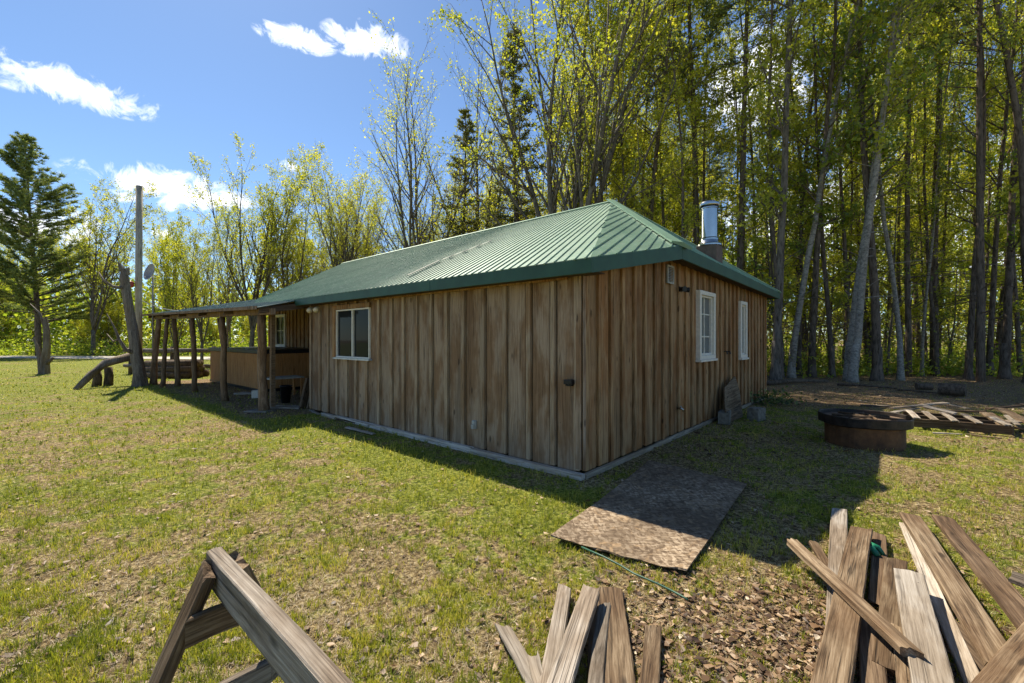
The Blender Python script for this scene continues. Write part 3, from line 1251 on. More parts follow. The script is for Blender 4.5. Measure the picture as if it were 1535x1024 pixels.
pl2((907, 880), .03, (920, 1075), .03, .215, .025, M['brown_plank'], 'wide flat brown board, half covered by a diagonal grey one')
pl2((846, 879), .045, (812, 1080), .045, .085, .04, M['grey_plank'], 'narrow grey board, leftmost beside the diagonal one')
pl2((906, 905), .045, (885, 1090), .045, .07, .038, M['grey_plank'], 'narrow grey plank tucked under the right edge of the diagonal one')
pl2((886, 880), .12, (822, 1075), .10, .105, .042, M['grey_plank'], 'grey diagonal board with nail holes on top of the centre boards', bow=-.004)
pl2((980, 937), .03, (966, 1090), .03, .085, .03, M['brown_plank'], 'short tan board alone right of the centre boards')
pl2((756, 938), .05, (812, 1045), .03, .075, .02, M['pale_plank'], 'bright broken pale plank left of the centre boards', rag=.05)
pl2((800, 985), .06, (822, 1060), .03, .06, .02, M['pale_plank'], 'short pale splintered piece beside the broken pale plank', rag=.04)

# right-hand pile
pl2((1258, 762), .05, (1256, 960), .05, .115, .035, M['grey_plank'], 'silver grey board at the upper left of the lumber pile')
pl2((1292, 790), .12, (1240, 1045), .10, .135, .045, M['brown_plank'], 'broad brown board crossing over the silver grey one', bow=-.003)
pl2((1187, 808), .17, (1368, 975), .16, .075, .045, M['brown_plank'], 'slim tan board lying slantwise on top of the lumber pile')
pl2((1344, 838), .05, (1330, 1000), .05, .12, .035, M['brown_plank'], 'short brown board low in the pile beside the green plastic piece')
pl2((1303, 925), .05, (1312, 1080), .05, .10, .035, M['dark_plank'], 'dark board low between the broad brown and pale boards')
pl2((1352, 940), .07, (1372, 1090), .07, .09, .035, M['brown_plank'], 'brown board peeking out left of the pale wide board')
pl2((1363, 856), .15, (1406, 1062), .12, .145, .03, M['pale_plank'], 'pale grey wide board with a crack on the lumber pile', bow=.0)
pl2((1356, 784), .045, (1470, 1040), .04, .075, .03, M['pale_plank'], 'whitish narrow board hidden along the long brown board')
pl2((1364, 771), .10, (1510, 1000), .09, .135, .04, M['brown_plank'], 'long orange brown board in the middle of the right pile')
pl2((1414, 774), .085, (1568, 960), .08, .135, .04, M['dark_plank'], 'long dark brown board at the right edge of the pile')
pl2((1450, 1085), .20, (1580, 925), .18, .13, .09, M['brown_plank'], 'thick timber crossing the bottom right corner')
pl2((1518, 862), .13, (1640, 905), .12, .15, .03, M['grey_plank'], 'grey board end poking in at the right edge')
pl2((1219, 812), .06, (1245, 850), .05, .06, .03, M['brown_plank'], 'small brown stub under the slanted tan board')
pl2((1318, 800), .04, (1316, 905), .04, .09, .025, M['dark_plank'], 'short dark board end right of the broad brown board')
pl2((1420, 930), .04, (1540, 1050), .04, .11, .03, M['dark_plank'], 'dark board lying low under the long orange brown board')

# green plastic bit and hose
mb = MB()
g0 = G(1312, 822, .08)
mb.tube([g0 + Vector((-.02, -.05, -.03)), g0 + Vector((-.025, 0, 0)), g0 + Vector((0, .025, .01)), g0 + Vector((.03, .01, 0)), g0 + Vector((.035, -.03, -.03))], [.018, .022, .022, .018, .012], 10)
o = mb.build('plastic_clip', M['green_plastic'], smooth=True)
tag(o, 'bright green curved plastic piece stuck in the lumber pile', 'plastic piece')
hp = [(872, 826), (905, 842), (930, 853), (950, 866), (985, 883), (1005, 891), (1022, 900), (1031, 908)]
mb = MB()
mb.tube([G(*p) + Vector((0, 0, .03 + .006 * math.sin(i * 2))) for i, p in enumerate(hp)], .0065, 8)
o = mb.build('garden_hose', simple_mat('dull_green_hose', (.03, .11, .07), .5), smooth=True)
tag(o, 'thin dull green hose on the grass below the strand board', 'hose')

# fire pit -----------------------------------------------------------------
fp = empty('fire_pit', (5.42, 6.75, 0))
tag(fp, 'round rusty steel fire pit with sooty black rim', 'fire pit')
mb = MB()
mb.lathe([(.47, -.02), (.49, -.02), (.49, .36), (.47, .36), (.47, -.02)], 56)
dent = lambda v: (v[0] * (1 + .012 * math.sin(7 * math.atan2(v[1], v[0]) + 4 * v[2]) + .008 * math.sin(17 * math.atan2(v[1], v[0]))), v[1] * (1 + .012 * math.sin(5 * math.atan2(v[1], v[0]))), v[2] + .006 * math.sin(3 * math.atan2(v[1], v[0]) + 1))
mb.v = [dent(v) for v in mb.v]
mb.build('drum', M['rust'], fp, smooth=False)
mb = MB()
mb.lathe([(.49, .29), (.52, .29), (.57, .31), (.575, .43), (.57, .44), (.558, .44), (.553, .43), (.545, .32), (.49, .30)], 64)
mb.v = [dent(v) for v in mb.v]
mb.build('rim', M['soot'], fp, smooth=False)
mb = MB()
mb.lathe([(0, .39), (.3, .395), (.55, .385)], 40)
mb.build('ash_bed', simple_mat('ash_and_rust', (.20, .13, .085), .9, 0, 7, .8, .6), fp)
mb = MB()
for k in range(7):
    a = k * .9
    mb.tube([(.4 * math.cos(a), .4 * math.sin(a), .405), (.1 * math.cos(a + 2), .2 * math.sin(a + 2), .43)], [.02, .014], 6, k / 7)
mb.build('charred_wood', M['dark_plank'], fp)

# pallet and scrap ------------------------------------------------------------
pa = empty('pallet', (7.98, 7.92, 0), math.radians(-35))
tag(pa, 'grey wooden pallet with wide gaps lying behind the fire pit', 'pallet')
pc, pu, pv = Vector((7.98, 7.92, 0)), Vector((.819, -.574, 0)), Vector((.574, .819, 0))
for yy in (-.46, 0, .46):
    plank('stringer', pc + pu * -.62 + pv * yy + Vector((0, 0, .17)), pc + pu * .62 + pv * yy + Vector((0, 0, .17)), .045, .15, M['dark_plank'], parent=pa, keep=False)
for k, xx in enumerate((-.55, -.32, -.06, .22, .40, .56)):
    if k == 4:
        continue
    plank('slat', pc + pu * xx - pv * .52 + Vector((0, 0, .192)), pc + pu * (xx + .02) + pv * .52 + Vector((0, 0, .194)), .10, .02, M['grey_plank'], parent=pa, keep=False)
BOARD_RECTS.append((7.98, 7.92, .819, -.574, .6, .5))
# scrap pieces with their own labels
scrap = [((1335, 611), .16, (1418, 603), .22, .12, .03, 'grey_plank', 'grey board sticking up at the back left of the pallet'),
         ((1338, 618), .10, (1375, 611), .14, .10, .02, 'pale_plank', 'thin bright board tip between fire pit and pallet'),
         ((1385, 608), .24, (1432, 619), .16, .28, .02, 'grey_plank', 'broad pale warped sheet resting on the back of the pallet'),
         ((1405, 614), .18, (1478, 616), .18, .10, .03, 'dark_plank', 'dark board lying across the back of the pallet'),
         ((1478, 618), .22, (1510, 638), .14, .18, .03, 'brown_plank', 'rust brown board right of the pallet'),
         ((1500, 612), .26, (1560, 640), .14, .17, .03, 'brown_plank', 'grey board at the right edge behind the pallet'),
         ((1490, 632), .16, (1600, 628), .16, .20, .03, 'grey_plank', 'wide grey board lying level at the right edge'),
         ((1440, 640), .05, (1512, 644), .05, .07, .03, 'dark_plank', 'dark strip on the ground in front of the pallet'),
         ((1520, 640), .12, (1600, 650), .05, .14, .03, 'dark_plank', 'dark broken board at the picture edge below the grey boards'),
         ((1480, 612), .20, (1540, 606), .22, .09, .03, 'dark_plank', 'dark board sticking up behind the rust brown board'),
         ((1290, 606), .04, (1335, 608), .04, .12, .03, 'grey_plank', 'flat grey board in the dirt behind the fire pit')]
scrap += [((1425, 606), .10, (1452, 612), .12, .08, .02, 'pale_plank', 'short pale splinter behind the pale warped sheet'),
          ((1508, 622), .20, (1526, 636), .17, .07, .02, 'pale_plank', 'small pale slat between rust brown and wide grey boards'),
          ((1375, 622), .08, (1345, 634), .03, .07, .03, 'dark_plank', 'dark stub between the fire pit and the pallet corner'),
          ((1450, 650), .03, (1500, 656), .03, .05, .02, 'brown_plank', 'thin brown stick on the grass below the pallet'),
          ((1398, 648), .03, (1440, 650), .03, .04, .02, 'pale_plank', 'tiny pale stick on the grass at the pallet front'),
          ((1528, 604), .24, (1570, 612), .22, .12, .03, 'brown_plank', 'brown board end rising behind the grey boards at the edge')]
for (p0, z0, p1, z1, w, th, mt, lab) in scrap:
    pl2(p0, z0, p1, z1, w, th, M[mt], lab, 'scrap boards around the pallet')

# leaning board, block, stone, dark heap ---------------------------------------
A = W(4.55, -.34, .02)
B = W(5.85, -.26, .05)
mb = MB()
mb.prism([(0, 0, 0), (1.0, 0, -.02), (1.32, .14, .46), (1.28, .22, .78), (.42, .19, .60), (.05, .08, .28)], (-.0, -.022, .008), .5)
o = mb.build('leaning_board', M['brown_plank'])
o.location = W(4.5, -.36, .02)
o.rotation_euler = (0, 0, CROT)
tag(o, 'rough tan board leaning on the gable wall below the white windows', 'board')


def rock(name, loc, size, mat, label, cat, seed, boxy=.5, sub=2, rz=0):
    rg = random.Random(seed)
    me = bpy.data.meshes.new(name)
    import bmesh
    bm = bmesh.new()
    bmesh.ops.create_cube(bm, size=1.0)
    bmesh.ops.subdivide_edges(bm, edges=bm.edges[:], cuts=3, use_grid_fill=True)
    for v in bm.verts:
        s = v.co.normalized() * .6
        v.co = v.co * boxy + s * (1 - boxy)
        v.co += Vector((rg.uniform(-1, 1), rg.uniform(-1, 1), rg.uniform(-1, 1))) * .03
        v.co = Vector((v.co.x * size[0], v.co.y * size[1], (v.co.z + .42) * size[2]))
    bm.to_mesh(me)
    bm.free()
    me.materials.append(mat)
    o = objm(name, me, None, loc)
    o.rotation_euler = (0, 0, rz)
    if label:
        tag(o, label, cat)
    return o


b = G(1092, 636)
blk = MB()
for (x0, x1, y0, y1) in ((-.22, .22, -.10, -.065), (-.22, .22, .065, .10), (-.22, -.185, -.065, .065), (.185, .22, -.065, .065), (-.018, .018, -.065, .065)):
    blk.box(x0, x1, y0, y1, 0, .22)
o = blk.build('concrete_block', M['concrete'], bevel=.006)
o.location = b + Vector((.0, .15, .0))
o.rotation_euler = (.0, .0, CROT + .2)
tag(o, 'grey hollow concrete block in front of the leaning board', 'concrete block')
rock('stone', G(1134, 629), (.30, .22, .26), M['concrete'], 'small pale wedge shaped stone right of the concrete block', 'stone', 5, .85, rz=.6)


# dead trunk, pole etc. -----------------------------------------------------------
random.seed(21)
sn = empty('dead_tree', G(207, 578))
tag(sn, 'tall bare split tree trunk standing beside the grey pole', 'dead tree')
o0 = G(207, 578)
Yb = o0.y


def rel(px, py, dy=0.0):
    return at(px, py, Yb + dy) - o0


mb = MB()
path = [(211, 580), (209, 560), (204, 530), (200, 500), (195, 470), (190, 440), (187, 418), (185, 403)]
rr = [.25, .19, .16, .14, .13, .145, .13, .07]
mb.tube([rel(*p) for p in path], rr, 14, .2, True, .12)
mb.tube([rel(184, 405), rel(180, 398), rel(178, 393)], [.10, .06, .02], 7, .3)
mb.tube([rel(190, 412), rel(193, 401)], [.08, .03], 6, .3)
mb.build('trunk', M['snag'], sn, smooth=False)
mb = MB()
mb.tube([rel(186, 432, -.1), rel(170, 430, -.2), rel(155, 420, -.3), rel(148, 408, -.3)], [.06, .05, .035, .015], 7)
mb.tube([rel(199, 528, -.1), rel(188, 524, -.2), rel(178, 508, -.3), rel(172, 492, -.3), rel(160, 470, -.4)], [.09, .06, .045, .03, .012], 7)
mb.tube([rel(178, 508, -.3), rel(170, 512, -.3), rel(160, 500, -.3)], [.035, .025, .01], 6)
mb.build('branch', M['snag'], sn, smooth=True)

lo = MB()
P0, P1, P2 = G(114, 584), at(158, 545, 15.0), at(198, 534, 15.4)
lo.tube([P0, (P0 + P1) / 2 + Vector((0, 0, .06)), P1, P2], [.08, .11, .14, .16], 12, .4, True, .08)
o = lo.build('leaning_log', M['snag'], smooth=True)
tag(o, 'thick grey log leaning on the dead trunk and two stumps', 'log')
for (p, h, r, lab) in (((145, 578), .55, .12, 'short round stump upright under the left of the leaning log'),
                       ((162, 577), .62, .12, 'short curved stump upright under the right of the leaning log')):
    b = G(*p)
    mb = MB()
    mb.tube([b - Vector((0, 0, .04)), b + Vector((.03, 0, h * .5)), b + Vector((.10 if h > .65 else .0, 0, h))], [r * 1.15, r, r * .9], 12, .5, True, .06)
    tag(mb.build('stump', M['log_bark'], smooth=True), lab, 'stump')

pole = empty('utility_pole', G(208, 574))
tag(pole, 'tall plain grey wooden pole rising behind the dead trunk', 'pole')
hgt = CAMH + (HY - 279) / F * pole.location.y
mb = MB()
mb.tube([(0, 0, -.1), (0, 0, hgt * .5), (.02, 0, hgt)], [.11, .105, .10], 16, .2)
mb.build('shaft', wood_mat('pole_wood', 2, (.15, .12, .09), (.36, .31, .25), (.52, .46, .38), (.6, .5, .4), .4, knots=False), pole, smooth=True)
mb = MB()
zz = CAMH + (HY - 427) / F * pole.location.y
mb.lathe([(0, -.12), (.09, -.10), (.12, -.04), (.10, 0), (.12, .04), (.09, .10), (0, .12)], 16, (-.16, -.18, zz))
mb.build('insulator', M['red_plastic'], pole, smooth=True)

# satellite dish on a mast clamped to pole side
ds = empty('satellite_dish', G(229, 572))
tag(ds, 'small grey round satellite dish right of the pole', 'satellite dish')
Yd = ds.location.y
zd = CAMH + (HY - 409) / F * Yd
mb = MB()
mb.tube([(0, 0, -.05), (0, 0, zd - .1)], .025, 8)
mb.build('mast', M['dish_grey'], ds, smooth=True)
mb = MB()
prof = [(0, 0)] + [(.32 * k / 8, .10 * (k / 8) ** 2) for k in range(1, 9)] + [(.325, .095), (.2, .02), (0, -.015)]
mb.lathe(prof, 28)
o = mb.build('reflector', M['dish_grey'], ds, smooth=True)
o.location = (0, -.04, zd)
o.rotation_euler = (math.radians(75), 0, math.radians(-25))
mb = MB()
mb.tube([(0, 0, zd - .15), (-.15, -.4, zd - .22), (-.17, -.45, zd)], [.015, .015, .03], 6)
mb.build('feed_arm', M['dish_grey'], ds)
# wire pole -> porch
mb = MB()
pa_, pb_ = Vector(pole.location) + Vector((0, 0, CAMH + (HY - 448) / F * pole.location.y)), W(-.5, 15.5, 2.55)
mb.tube([pa_.lerp(pb_, i / 8) - Vector((0, 0, .12 * (1 - (2 * i / 8 - 1) ** 2))) for i in range(9)], .014, 5)
tag(mb.build('service_wire', M['grey_plastic']), 'slack wire running from the pole to the porch roof', 'wire')

# small dead trunk on the lawn at left
b = G(66, 560)
dt = empty('dead_tree', b)
tag(dt, 'short dead tree trunk with broken top on the lawn at left', 'dead tree')
Yb2 = b.y


def rel2(px, py, dy=0.):
    return at(px, py, Yb2 + dy) - b


mb = MB()
mb.tube([rel2(66, 563), rel2(67, 545), rel2(70, 520), rel2(70, 495), rel2(68, 476)], [.21, .16, .14, .12, .06], 12, .3, True, .12)
mb.tube([rel2(62, 562), rel2(60, 540), rel2(56, 520), rel2(50, 505)], [.12, .10, .07, .03], 8, .6)
mb.build('trunk', M['snag'], dt, smooth=False)
mb = MB()
mb.tube([rel2(70, 545), rel2(76, 540), rel2(80, 536)], [.1, .07, .05], 7, .6)
mb.tube([rel2(70, 500), rel2(60, 470), rel2(45, 455)], [.08, .04, .015], 7, .6)
mb.build('branch', M['snag'], dt, smooth=True)

# slabs leaning by the porch corner
for k, (p0, p1, w, lab) in enumerate((((452, 612), (462, 566), .17, 'short dark wood slab leaning at the porch end of the long wall'),
                                      ((464, 612), (478, 549), .16, 'taller bark slab leaning at the porch end of the long wall'),
                                      ((476, 612), (481, 556), .12, 'narrow slab closest to the cabin corner, leaning upright'))):
    b = G(*p0)
    t_ = at(p1[0], p1[1], b.y + .18)
    plank('wood_slab', t_, b, w, .07, M['dark_plank'] if k != 1 else M['brown_plank'], lab, 'wood slab', None, roll=PI / 2, keep=False, rag=.03)

# hot tub under the porch roof
ht = empty('hot_tub', W(1.6, 14.1, 0), CROT)
tag(ht, 'long brown panelled hot tub with black cover under the porch', 'hot tub')
mb = MB()
x0, x1, y0, y1 = -1.1, 1.1, -2.5, 2.6
for k in range(15):
    a = y0 + (y1 - y0) * k / 15
    mb.box(x0, x0 + .03, a + .004, a + (y1 - y0) / 15 - .004, .08, 1.14, (k * .37) % 1)
for k in range(7):
    a = x0 + .032 + (x1 - x0 - .032) * k / 7
    mb.box(a + .004, a + (x1 - x0) / 7 - .004, y0, y0 + .03, .08, 1.14, (k * .53) % 1)
mb.box(x0 + .04, x1, y0 + .04, y1, .0, 1.13)
mb.build('cabinet', M['tub_panel'], ht)
mb = MB()
mb.box(x0 - .05, x1 + .05, y0 - .05, .04, 1.145, 1.27)
mb.box(x0 - .05, x1 + .05, .06, y1 + .05, 1.145, 1.275)
mb.build('cover', M['black_cover'], ht, bevel=.02)
mb = MB()
mb.box(x0 - .02, x1 + .02, y0 - .02, y0 - .001, .0, .078)
mb.box(x0 - .02, x0 - .001, y0 - .02, y1, .0, .078)
mb.build('skirt', M['black_metal'], ht)

# porch clutter --------------------------------------------------------------
b = W(.5, 9.9, 0)
tb = empty('side_table', b, CROT)
tag(tb, 'low wooden table with grey top in front of the hot tub', 'table')
mb = MB()
mb.box(-.45, .45, -.30, .30, .52, .56)
mb.build('table_top', M['grey_plastic'], tb, bevel=.005)
for sx in (-1, 1):
    for sy in (-1, 1):
        mb = MB()
        mb.box(sx * .39 - .025, sx * .39 + .025, sy * .25 - .025, sy * .25 + .025, 0, .519)
        mb.build('leg', M['tub_panel'], tb)
mb = MB()
mb.box(-.17, .17, -.12, .12, 0, .02)
for (a0, a1, b0, b1) in ((-.17, .17, -.12, -.105), (-.17, .17, .105, .12), (-.17, -.155, -.105, .105), (.155, .17, -.105, .105)):
    mb.box(a0, a1, b0, b1, .02, .20)
o = mb.build('plastic_crate', M['white_trim'], bevel=.004)
o.location = G(388, 596)
o.rotation_euler = (0, 0, .5)
tag(o, 'small white plastic crate on the ground left of the front porch post', 'crate')
hr = empty('hose_reel', W(.75, 8.2, 0), CROT - .4)
tag(hr, 'green hose reel on the porch floor by the wall', 'hose reel')
mb = MB()
for k in range(5):
    ring = [(math.cos(2 * PI * i / 20) * (.17 - .012 * (k % 2)), -.06 + .03 * k, .30 + math.sin(2 * PI * i / 20) * (.17 - .012 * (k % 2))) for i in range(21)]
    mb.tube(ring, .018, 6)
mb.build('hose_coil', M['green_plastic'], hr, smooth=True)
mb = MB()
for s in (-1, 1):
    ring = [(math.cos(2 * PI * i / 20) * .22, s * .10, .30 + math.sin(2 * PI * i / 20) * .22) for i in range(21)]
    mb.tube(ring, .012, 6)
    mb.tube([(-.18, s * .11, 0), (0, s * .11, .32)], .012, 6)
    mb.tube([(.18, s * .11, 0), (0, s * .11, .32)], .012, 6)
mb.build('stand', M['grey_plastic'], hr)
rg = random.Random(77)
for k, (d, t, w, lab) in enumerate(((1.9, 8.4, .3, 'dark bin standing in the porch corner near the long wall'), (.1, 8.7, .24, 'dark bucket behind the front porch post'))):
    mb = MB()
    mb.lathe([(0, .01), (w * .42, .01), (w * .55, .42), (w * .60, .42), (w * .60, .44), (w * .5, .44), (w * .38, .03)], 20)
    o = mb.build('bucket', M['black_metal'], smooth=True)
    o.location = W(d, t, 0)
    tag(o, lab, 'bucket')
# flat slabs at porch edge
for k, (p, w, L, lab) in enumerate((((390, 617), .30, .55, 'flat stone slab under the front porch post'), ((425, 611), .3, .9, 'flat grey slab at the porch floor edge'), ((820 / 4.653 + 200, 590), .3, .8, 'flat board on the ground behind the front porch post'))):
    b = G(*p)
    plank('ground_slab', b + Vector((-L / 2, .05, .03)), b + Vector((L / 2, -.05, .03)), w, .04, M['grey_plank'], lab, 'slab', keep=False)
# debris next to the long wall base
for k, (p0, p1) in enumerate((((503, 626), (535, 633)), ((520, 640), (560, 650)), ((466, 614), (478, 620)))):
    plank('debris_board', G(*p0, .035), G(*p1, .03), .08, .02, M['pale_plank'] if k else M['dark_plank'],
          ['dark thin board lying along the base of the long wall', 'thin pale board on the grass under the slider window', 'short whitish strip by the leaning slabs'][k], 'board')

# rails and woodpile beyond the porch
rf = empty('rail_fence', at(262, 580, 20.0) * 1)
rf.location.z = 0
tag(rf, 'rough log rail fence seen beyond the porch posts', 'fence')
for (z, r) in ((1.05, .10), (.35, .09)):
    mb = MB()
    mb.tube([(-2.3, 0, z + .03), (-.8, .03, z - .01), (.6, 0, z + .02), (1.9, 0, z)], [r, r * 1.1, r, r * .9], 9, .3, True, .06)
    mb.build('rail', M['snag'], rf, smooth=True)
for x in (-2.1, -.2, 1.7):
    mb = MB()
    mb.tube([(x, .12, -.05), (x, .12, 1.25)], [.11, .09], 9, .3, True, .06)
    mb.build('post', M['log_bark'], rf, smooth=True)
rg = random.Random(5)
lc = at(262, 575, 18.3)
k = 0
for row in range(3):
    for i in range(5 - row):
        mb = MB()
        r = rg.uniform(.11, .15)
        L = rg.uniform(1.6, 2.2)
        x, z = (i - 2 + row * .5) * .0, .13 + row * .22
        y = (i - 2 + row * .5) * .27
        mb.tube([(-L / 2, y, z), (0, y + .02, z), (L / 2, y, z)], r, 10, rg.random(), True, .05, rg)
        o = mb.build('stacked_log', M['log_bark'], smooth=True)
        o.location = (lc.x, lc.y, 0)
        o.rotation_euler = (0, 0, rg.uniform(-.03, .03))
        tag(o, 'bark covered log stacked in the low pile beyond the porch posts', 'log', 'logs stacked beyond the porch')
        k += 1

# short cut logs at the forest edge
for (p, L, r, rz, lab) in (((1427, 593), .55, .17, -.9, 'short cut log with pale end at the edge of the woods'),
                           ((1385, 584), .4, .10, -.3, 'small log piece in the leaf litter left of the pale ended log')):
    b = G(*p)
    mb = MB()
    mb.tube([(-L / 2, 0, r), (L / 2, 0, r)], r, 14, .5, True, .03)
    o = mb.build('cut_log', M['log_bark'], smooth=False)
    o.location = b
    o.rotation_euler = (0, 0, rz)
    tag(o, lab, 'log')
for (p0, p1, r, lab) in (((1150, 578), (1240, 574), .08, 'mossy fallen log behind the gable wall corner'),
                         ((1255, 578), (1345, 584), .045, 'thin fallen branch across the leaf litter at the woods edge'),
                         ((1345, 586), (1420, 592), .03, 'long thin stick in the leaf litter behind the pallet')):
    a_, b_ = G(*p0), G(*p1)
    mb = MB()
    mb.tube([a_ + Vector((0, 0, r)), (a_ + b_) / 2 + Vector((0, .3, r * 1.2)), b_ + Vector((0, 0, r * .8))], [r, r * .9, r * .6], 9, .5, True, .08)
    tag(mb.build('fallen_log', M['log_bark'], smooth=True), lab, 'fallen log')


# ------------------------------------------------------------------ trees
def leaf_quads(cen, size, rg, aspect=.62, align=None):
    """diamond leaves at the given centres"""
    n = len(cen)
    a = rg.normal(size=(n, 3))
    if align is not None:
        a = a * .55 + align
    a /= np.linalg.norm(a, axis=1)[:, None] + 1e-9
    b = rg.normal(size=(n, 3))
    b -= a * (a * b).sum(1)[:, None]
    b /= np.linalg.norm(b, axis=1)[:, None] + 1e-9
    s = (size * rg.uniform(.6, 1.4, n))[:, None]
    V = np.empty((n, 4, 3))
    V[:, 0] = cen - a * s * .5
    V[:, 1] = cen + b * s * .5 * aspect
    V[:, 2] = cen + a * s * .5
    V[:, 3] = cen - b * s * .5 * aspect
    Fc = np.arange(n * 4).reshape(n, 4)
    return V.reshape(-1, 3), Fc


class Tree:
    def __init__(s, seed):
        s.rg = random.Random(seed)
        s.np = np.random.RandomState(seed)
        s.mb = MB()
        s.tips = []      # (point, direction)

    def limb(s, p, d, L, r, n, k, up=0.1, wob=.08, taper=.25, keep=None):
        pts, rads = [Vector(p)], [r]
        d = Vector(d).normalized()
        q = Vector(p)
        dirs = [d.copy()]
        for i in range(n):
            d = (d + Vector((s.rg.gauss(0, wob), s.rg.gauss(0, wob), s.rg.gauss(0, wob) + up))).normalized()
            q = q + d * (L / n)
            pts.append(q.copy())
            dirs.append(d.copy())
            rads.append(r * (1 - (1 - taper) * (i + 1) / n))
        s.mb.tube(pts, rads, k, 0, k > 3)
        return pts, dirs, rads

    def interp(s, pts, dirs, rads, f_):
        x = f_ * (len(pts) - 1)
        i = min(int(x), len(pts) - 2)
        w = x - i
        return pts[i].lerp(pts[i + 1], w), dirs[i], rads[i] * (1 - w) + rads[i + 1] * w

    def side(s, d, ang):
        u = d.cross(Vector((s.rg.uniform(-1, 1), s.rg.uniform(-1, 1), s.rg.uniform(-.3, .3))))
        if u.length < .05:
            u = Vector((1, 0, 0))
        u.normalize()
        return (d * math.cos(ang) + u * math.sin(ang)).normalized()

    def sub(s, pts, dirs, rads, L, level, n, ang=(.5, .9), start=.3, up=.06, maxlev=3, ratio=.5, wob=.1):
        for i in range(n):
            f_ = start + (1 - start) * ((i + s.rg.random()) / n)
            p, d, r = s.interp(pts, dirs, rads, min(f_, .99))
            d2 = s.side(d, s.rg.uniform(*ang))
            l2 = L * ratio * (1.15 - .55 * f_) * s.rg.uniform(.7, 1.2)
            r2 = max(min(r * .6, r * .6), .006)
            seg, kk = ((4, 4), (3, 3), (2, 3))[min(level - 1, 2)]
            pp, dd, rr_ = s.limb(p, d2, l2, r2, seg, kk, up, wob, .3)
            if level < maxlev:
                s.sub(pp, dd, rr_, l2, level + 1, (5, 4, 3)[min(level - 1, 2)], ang, .2, up, maxlev, .5, wob)
            else:
                s.tips.append((pp, dd))

    def leaves(s, per, size, spread, mat, name='crown', clump=True):
        cen, rn = [], []
        for (pp, dd) in s.tips:
            base = s.rg.random()
            m = max(1, int(per * s.rg.uniform(.3, 1.7)))
            for j in range(m):
                f_ = s.rg.uniform(.25, 1.0)
                x = f_ * (len(pp) - 1)
                i = min(int(x), len(pp) - 2)
                q = pp[i].lerp(pp[i + 1], x - i)
                cen.append((q.x + s.rg.gauss(0, spread), q.y + s.rg.gauss(0, spread), q.z + s.rg.gauss(0, spread)))
                rn.append(min(max(base * .6 + s.rg.random() * .4, 0), 1))
        V, Fc = leaf_quads(np.array(cen), size, s.np)
        return mesh_np(name, V, Fc, np.repeat(rn, 4), mat)


def vase_tree(seed, H, bark, leaf, per=7, size=.15, stems=4, spread=.35, sp=.12, fork=.16):
    """open multi-stemmed tree, ascending limbs, just leafing out"""
    T = Tree(seed)
    r0 = H * .0095
    pts, dirs, rads = T.limb((0, 0, -.1), (0, 0, 1), H * fork, r0 * 1.2, 4, 9, .1, .04, .8)
    top = pts[-1]
    for i in range(stems):
        a = 2 * PI * (i + T.rg.random() * .6) / stems
        d = Vector((math.cos(a) * spread, math.sin(a) * spread, 1)) if i else Vector((.03, .02, 1))
        L = H * (1 - fork) * T.rg.uniform(.8, 1.02)
        st = pts[-1] if i < 3 else pts[-2]
        pp, dd, rr_ = T.limb(st, d, L, r0 * T.rg.uniform(.55, .85), 9, 6, .07, .06, .12)
        T.sub(pp, dd, rr_, L * .55, 1, 14, (.35, .75), .12, .09, 3, .55, .08)
    return T.mb.mesh('trunk', bark, True), T.leaves(per, size, sp, leaf)


def forest_tree(seed, H, bark, leaf, per=8, size=.17, start=.3, sp=.18, lean=0.0, nb=26, blen=.14, rad=.0062):
    """tall woodland tree with a bare lower trunk"""
    T = Tree(seed)
    pts, dirs, rads = T.limb((0, 0, -.1), (lean, 0, 1), H, H * rad, 14, 9, .03, .025, .12)
    # root flare
    T.mb.tube([(0, 0, -.1), (0, 0, .12), (0, 0, .45), (lean, 0, 1.3)], [H * rad * 1.7, H * rad * 1.4, H * rad * 1.12, H * rad * .9], 9)
    for i in range(nb):
        f_ = start + (1 - start) * (i + T.rg.random()) / nb
        p, d, r = T.interp(pts, dirs, rads, min(f_, .985))
        d2 = T.side(d, T.rg.uniform(.7, 1.2))
        prof = math.sin(PI * min(1, .25 + .75 * (1 - (f_ - start) / (1 - start)))) * .6 + .4
        l2 = H * blen * prof * T.rg.uniform(.6, 1.1)
        pp, dd, rr_ = T.limb(p, d2, l2, max(r * .42, .015), 5, 4, .10, .09, .3)
        T.sub(pp, dd, rr_, l2, 2, 6, (.4, .9), .2, .06, 3, .5)
    # dead twigs on the lower trunk
    for i in range(10):
        f_ = T.rg.uniform(.08, start)
        p, d, r = T.interp(pts, dirs, rads, f_)
        d2 = T.side(Vector((0, 0, 1)), T.rg.uniform(1.2, 1.6))
        T.limb(p, d2, T.rg.uniform(.5, 1.8), .02, 3, 3, -.02, .12, .3)
    return T.mb.mesh('trunk', bark, True), T.leaves(per, size, sp, leaf)


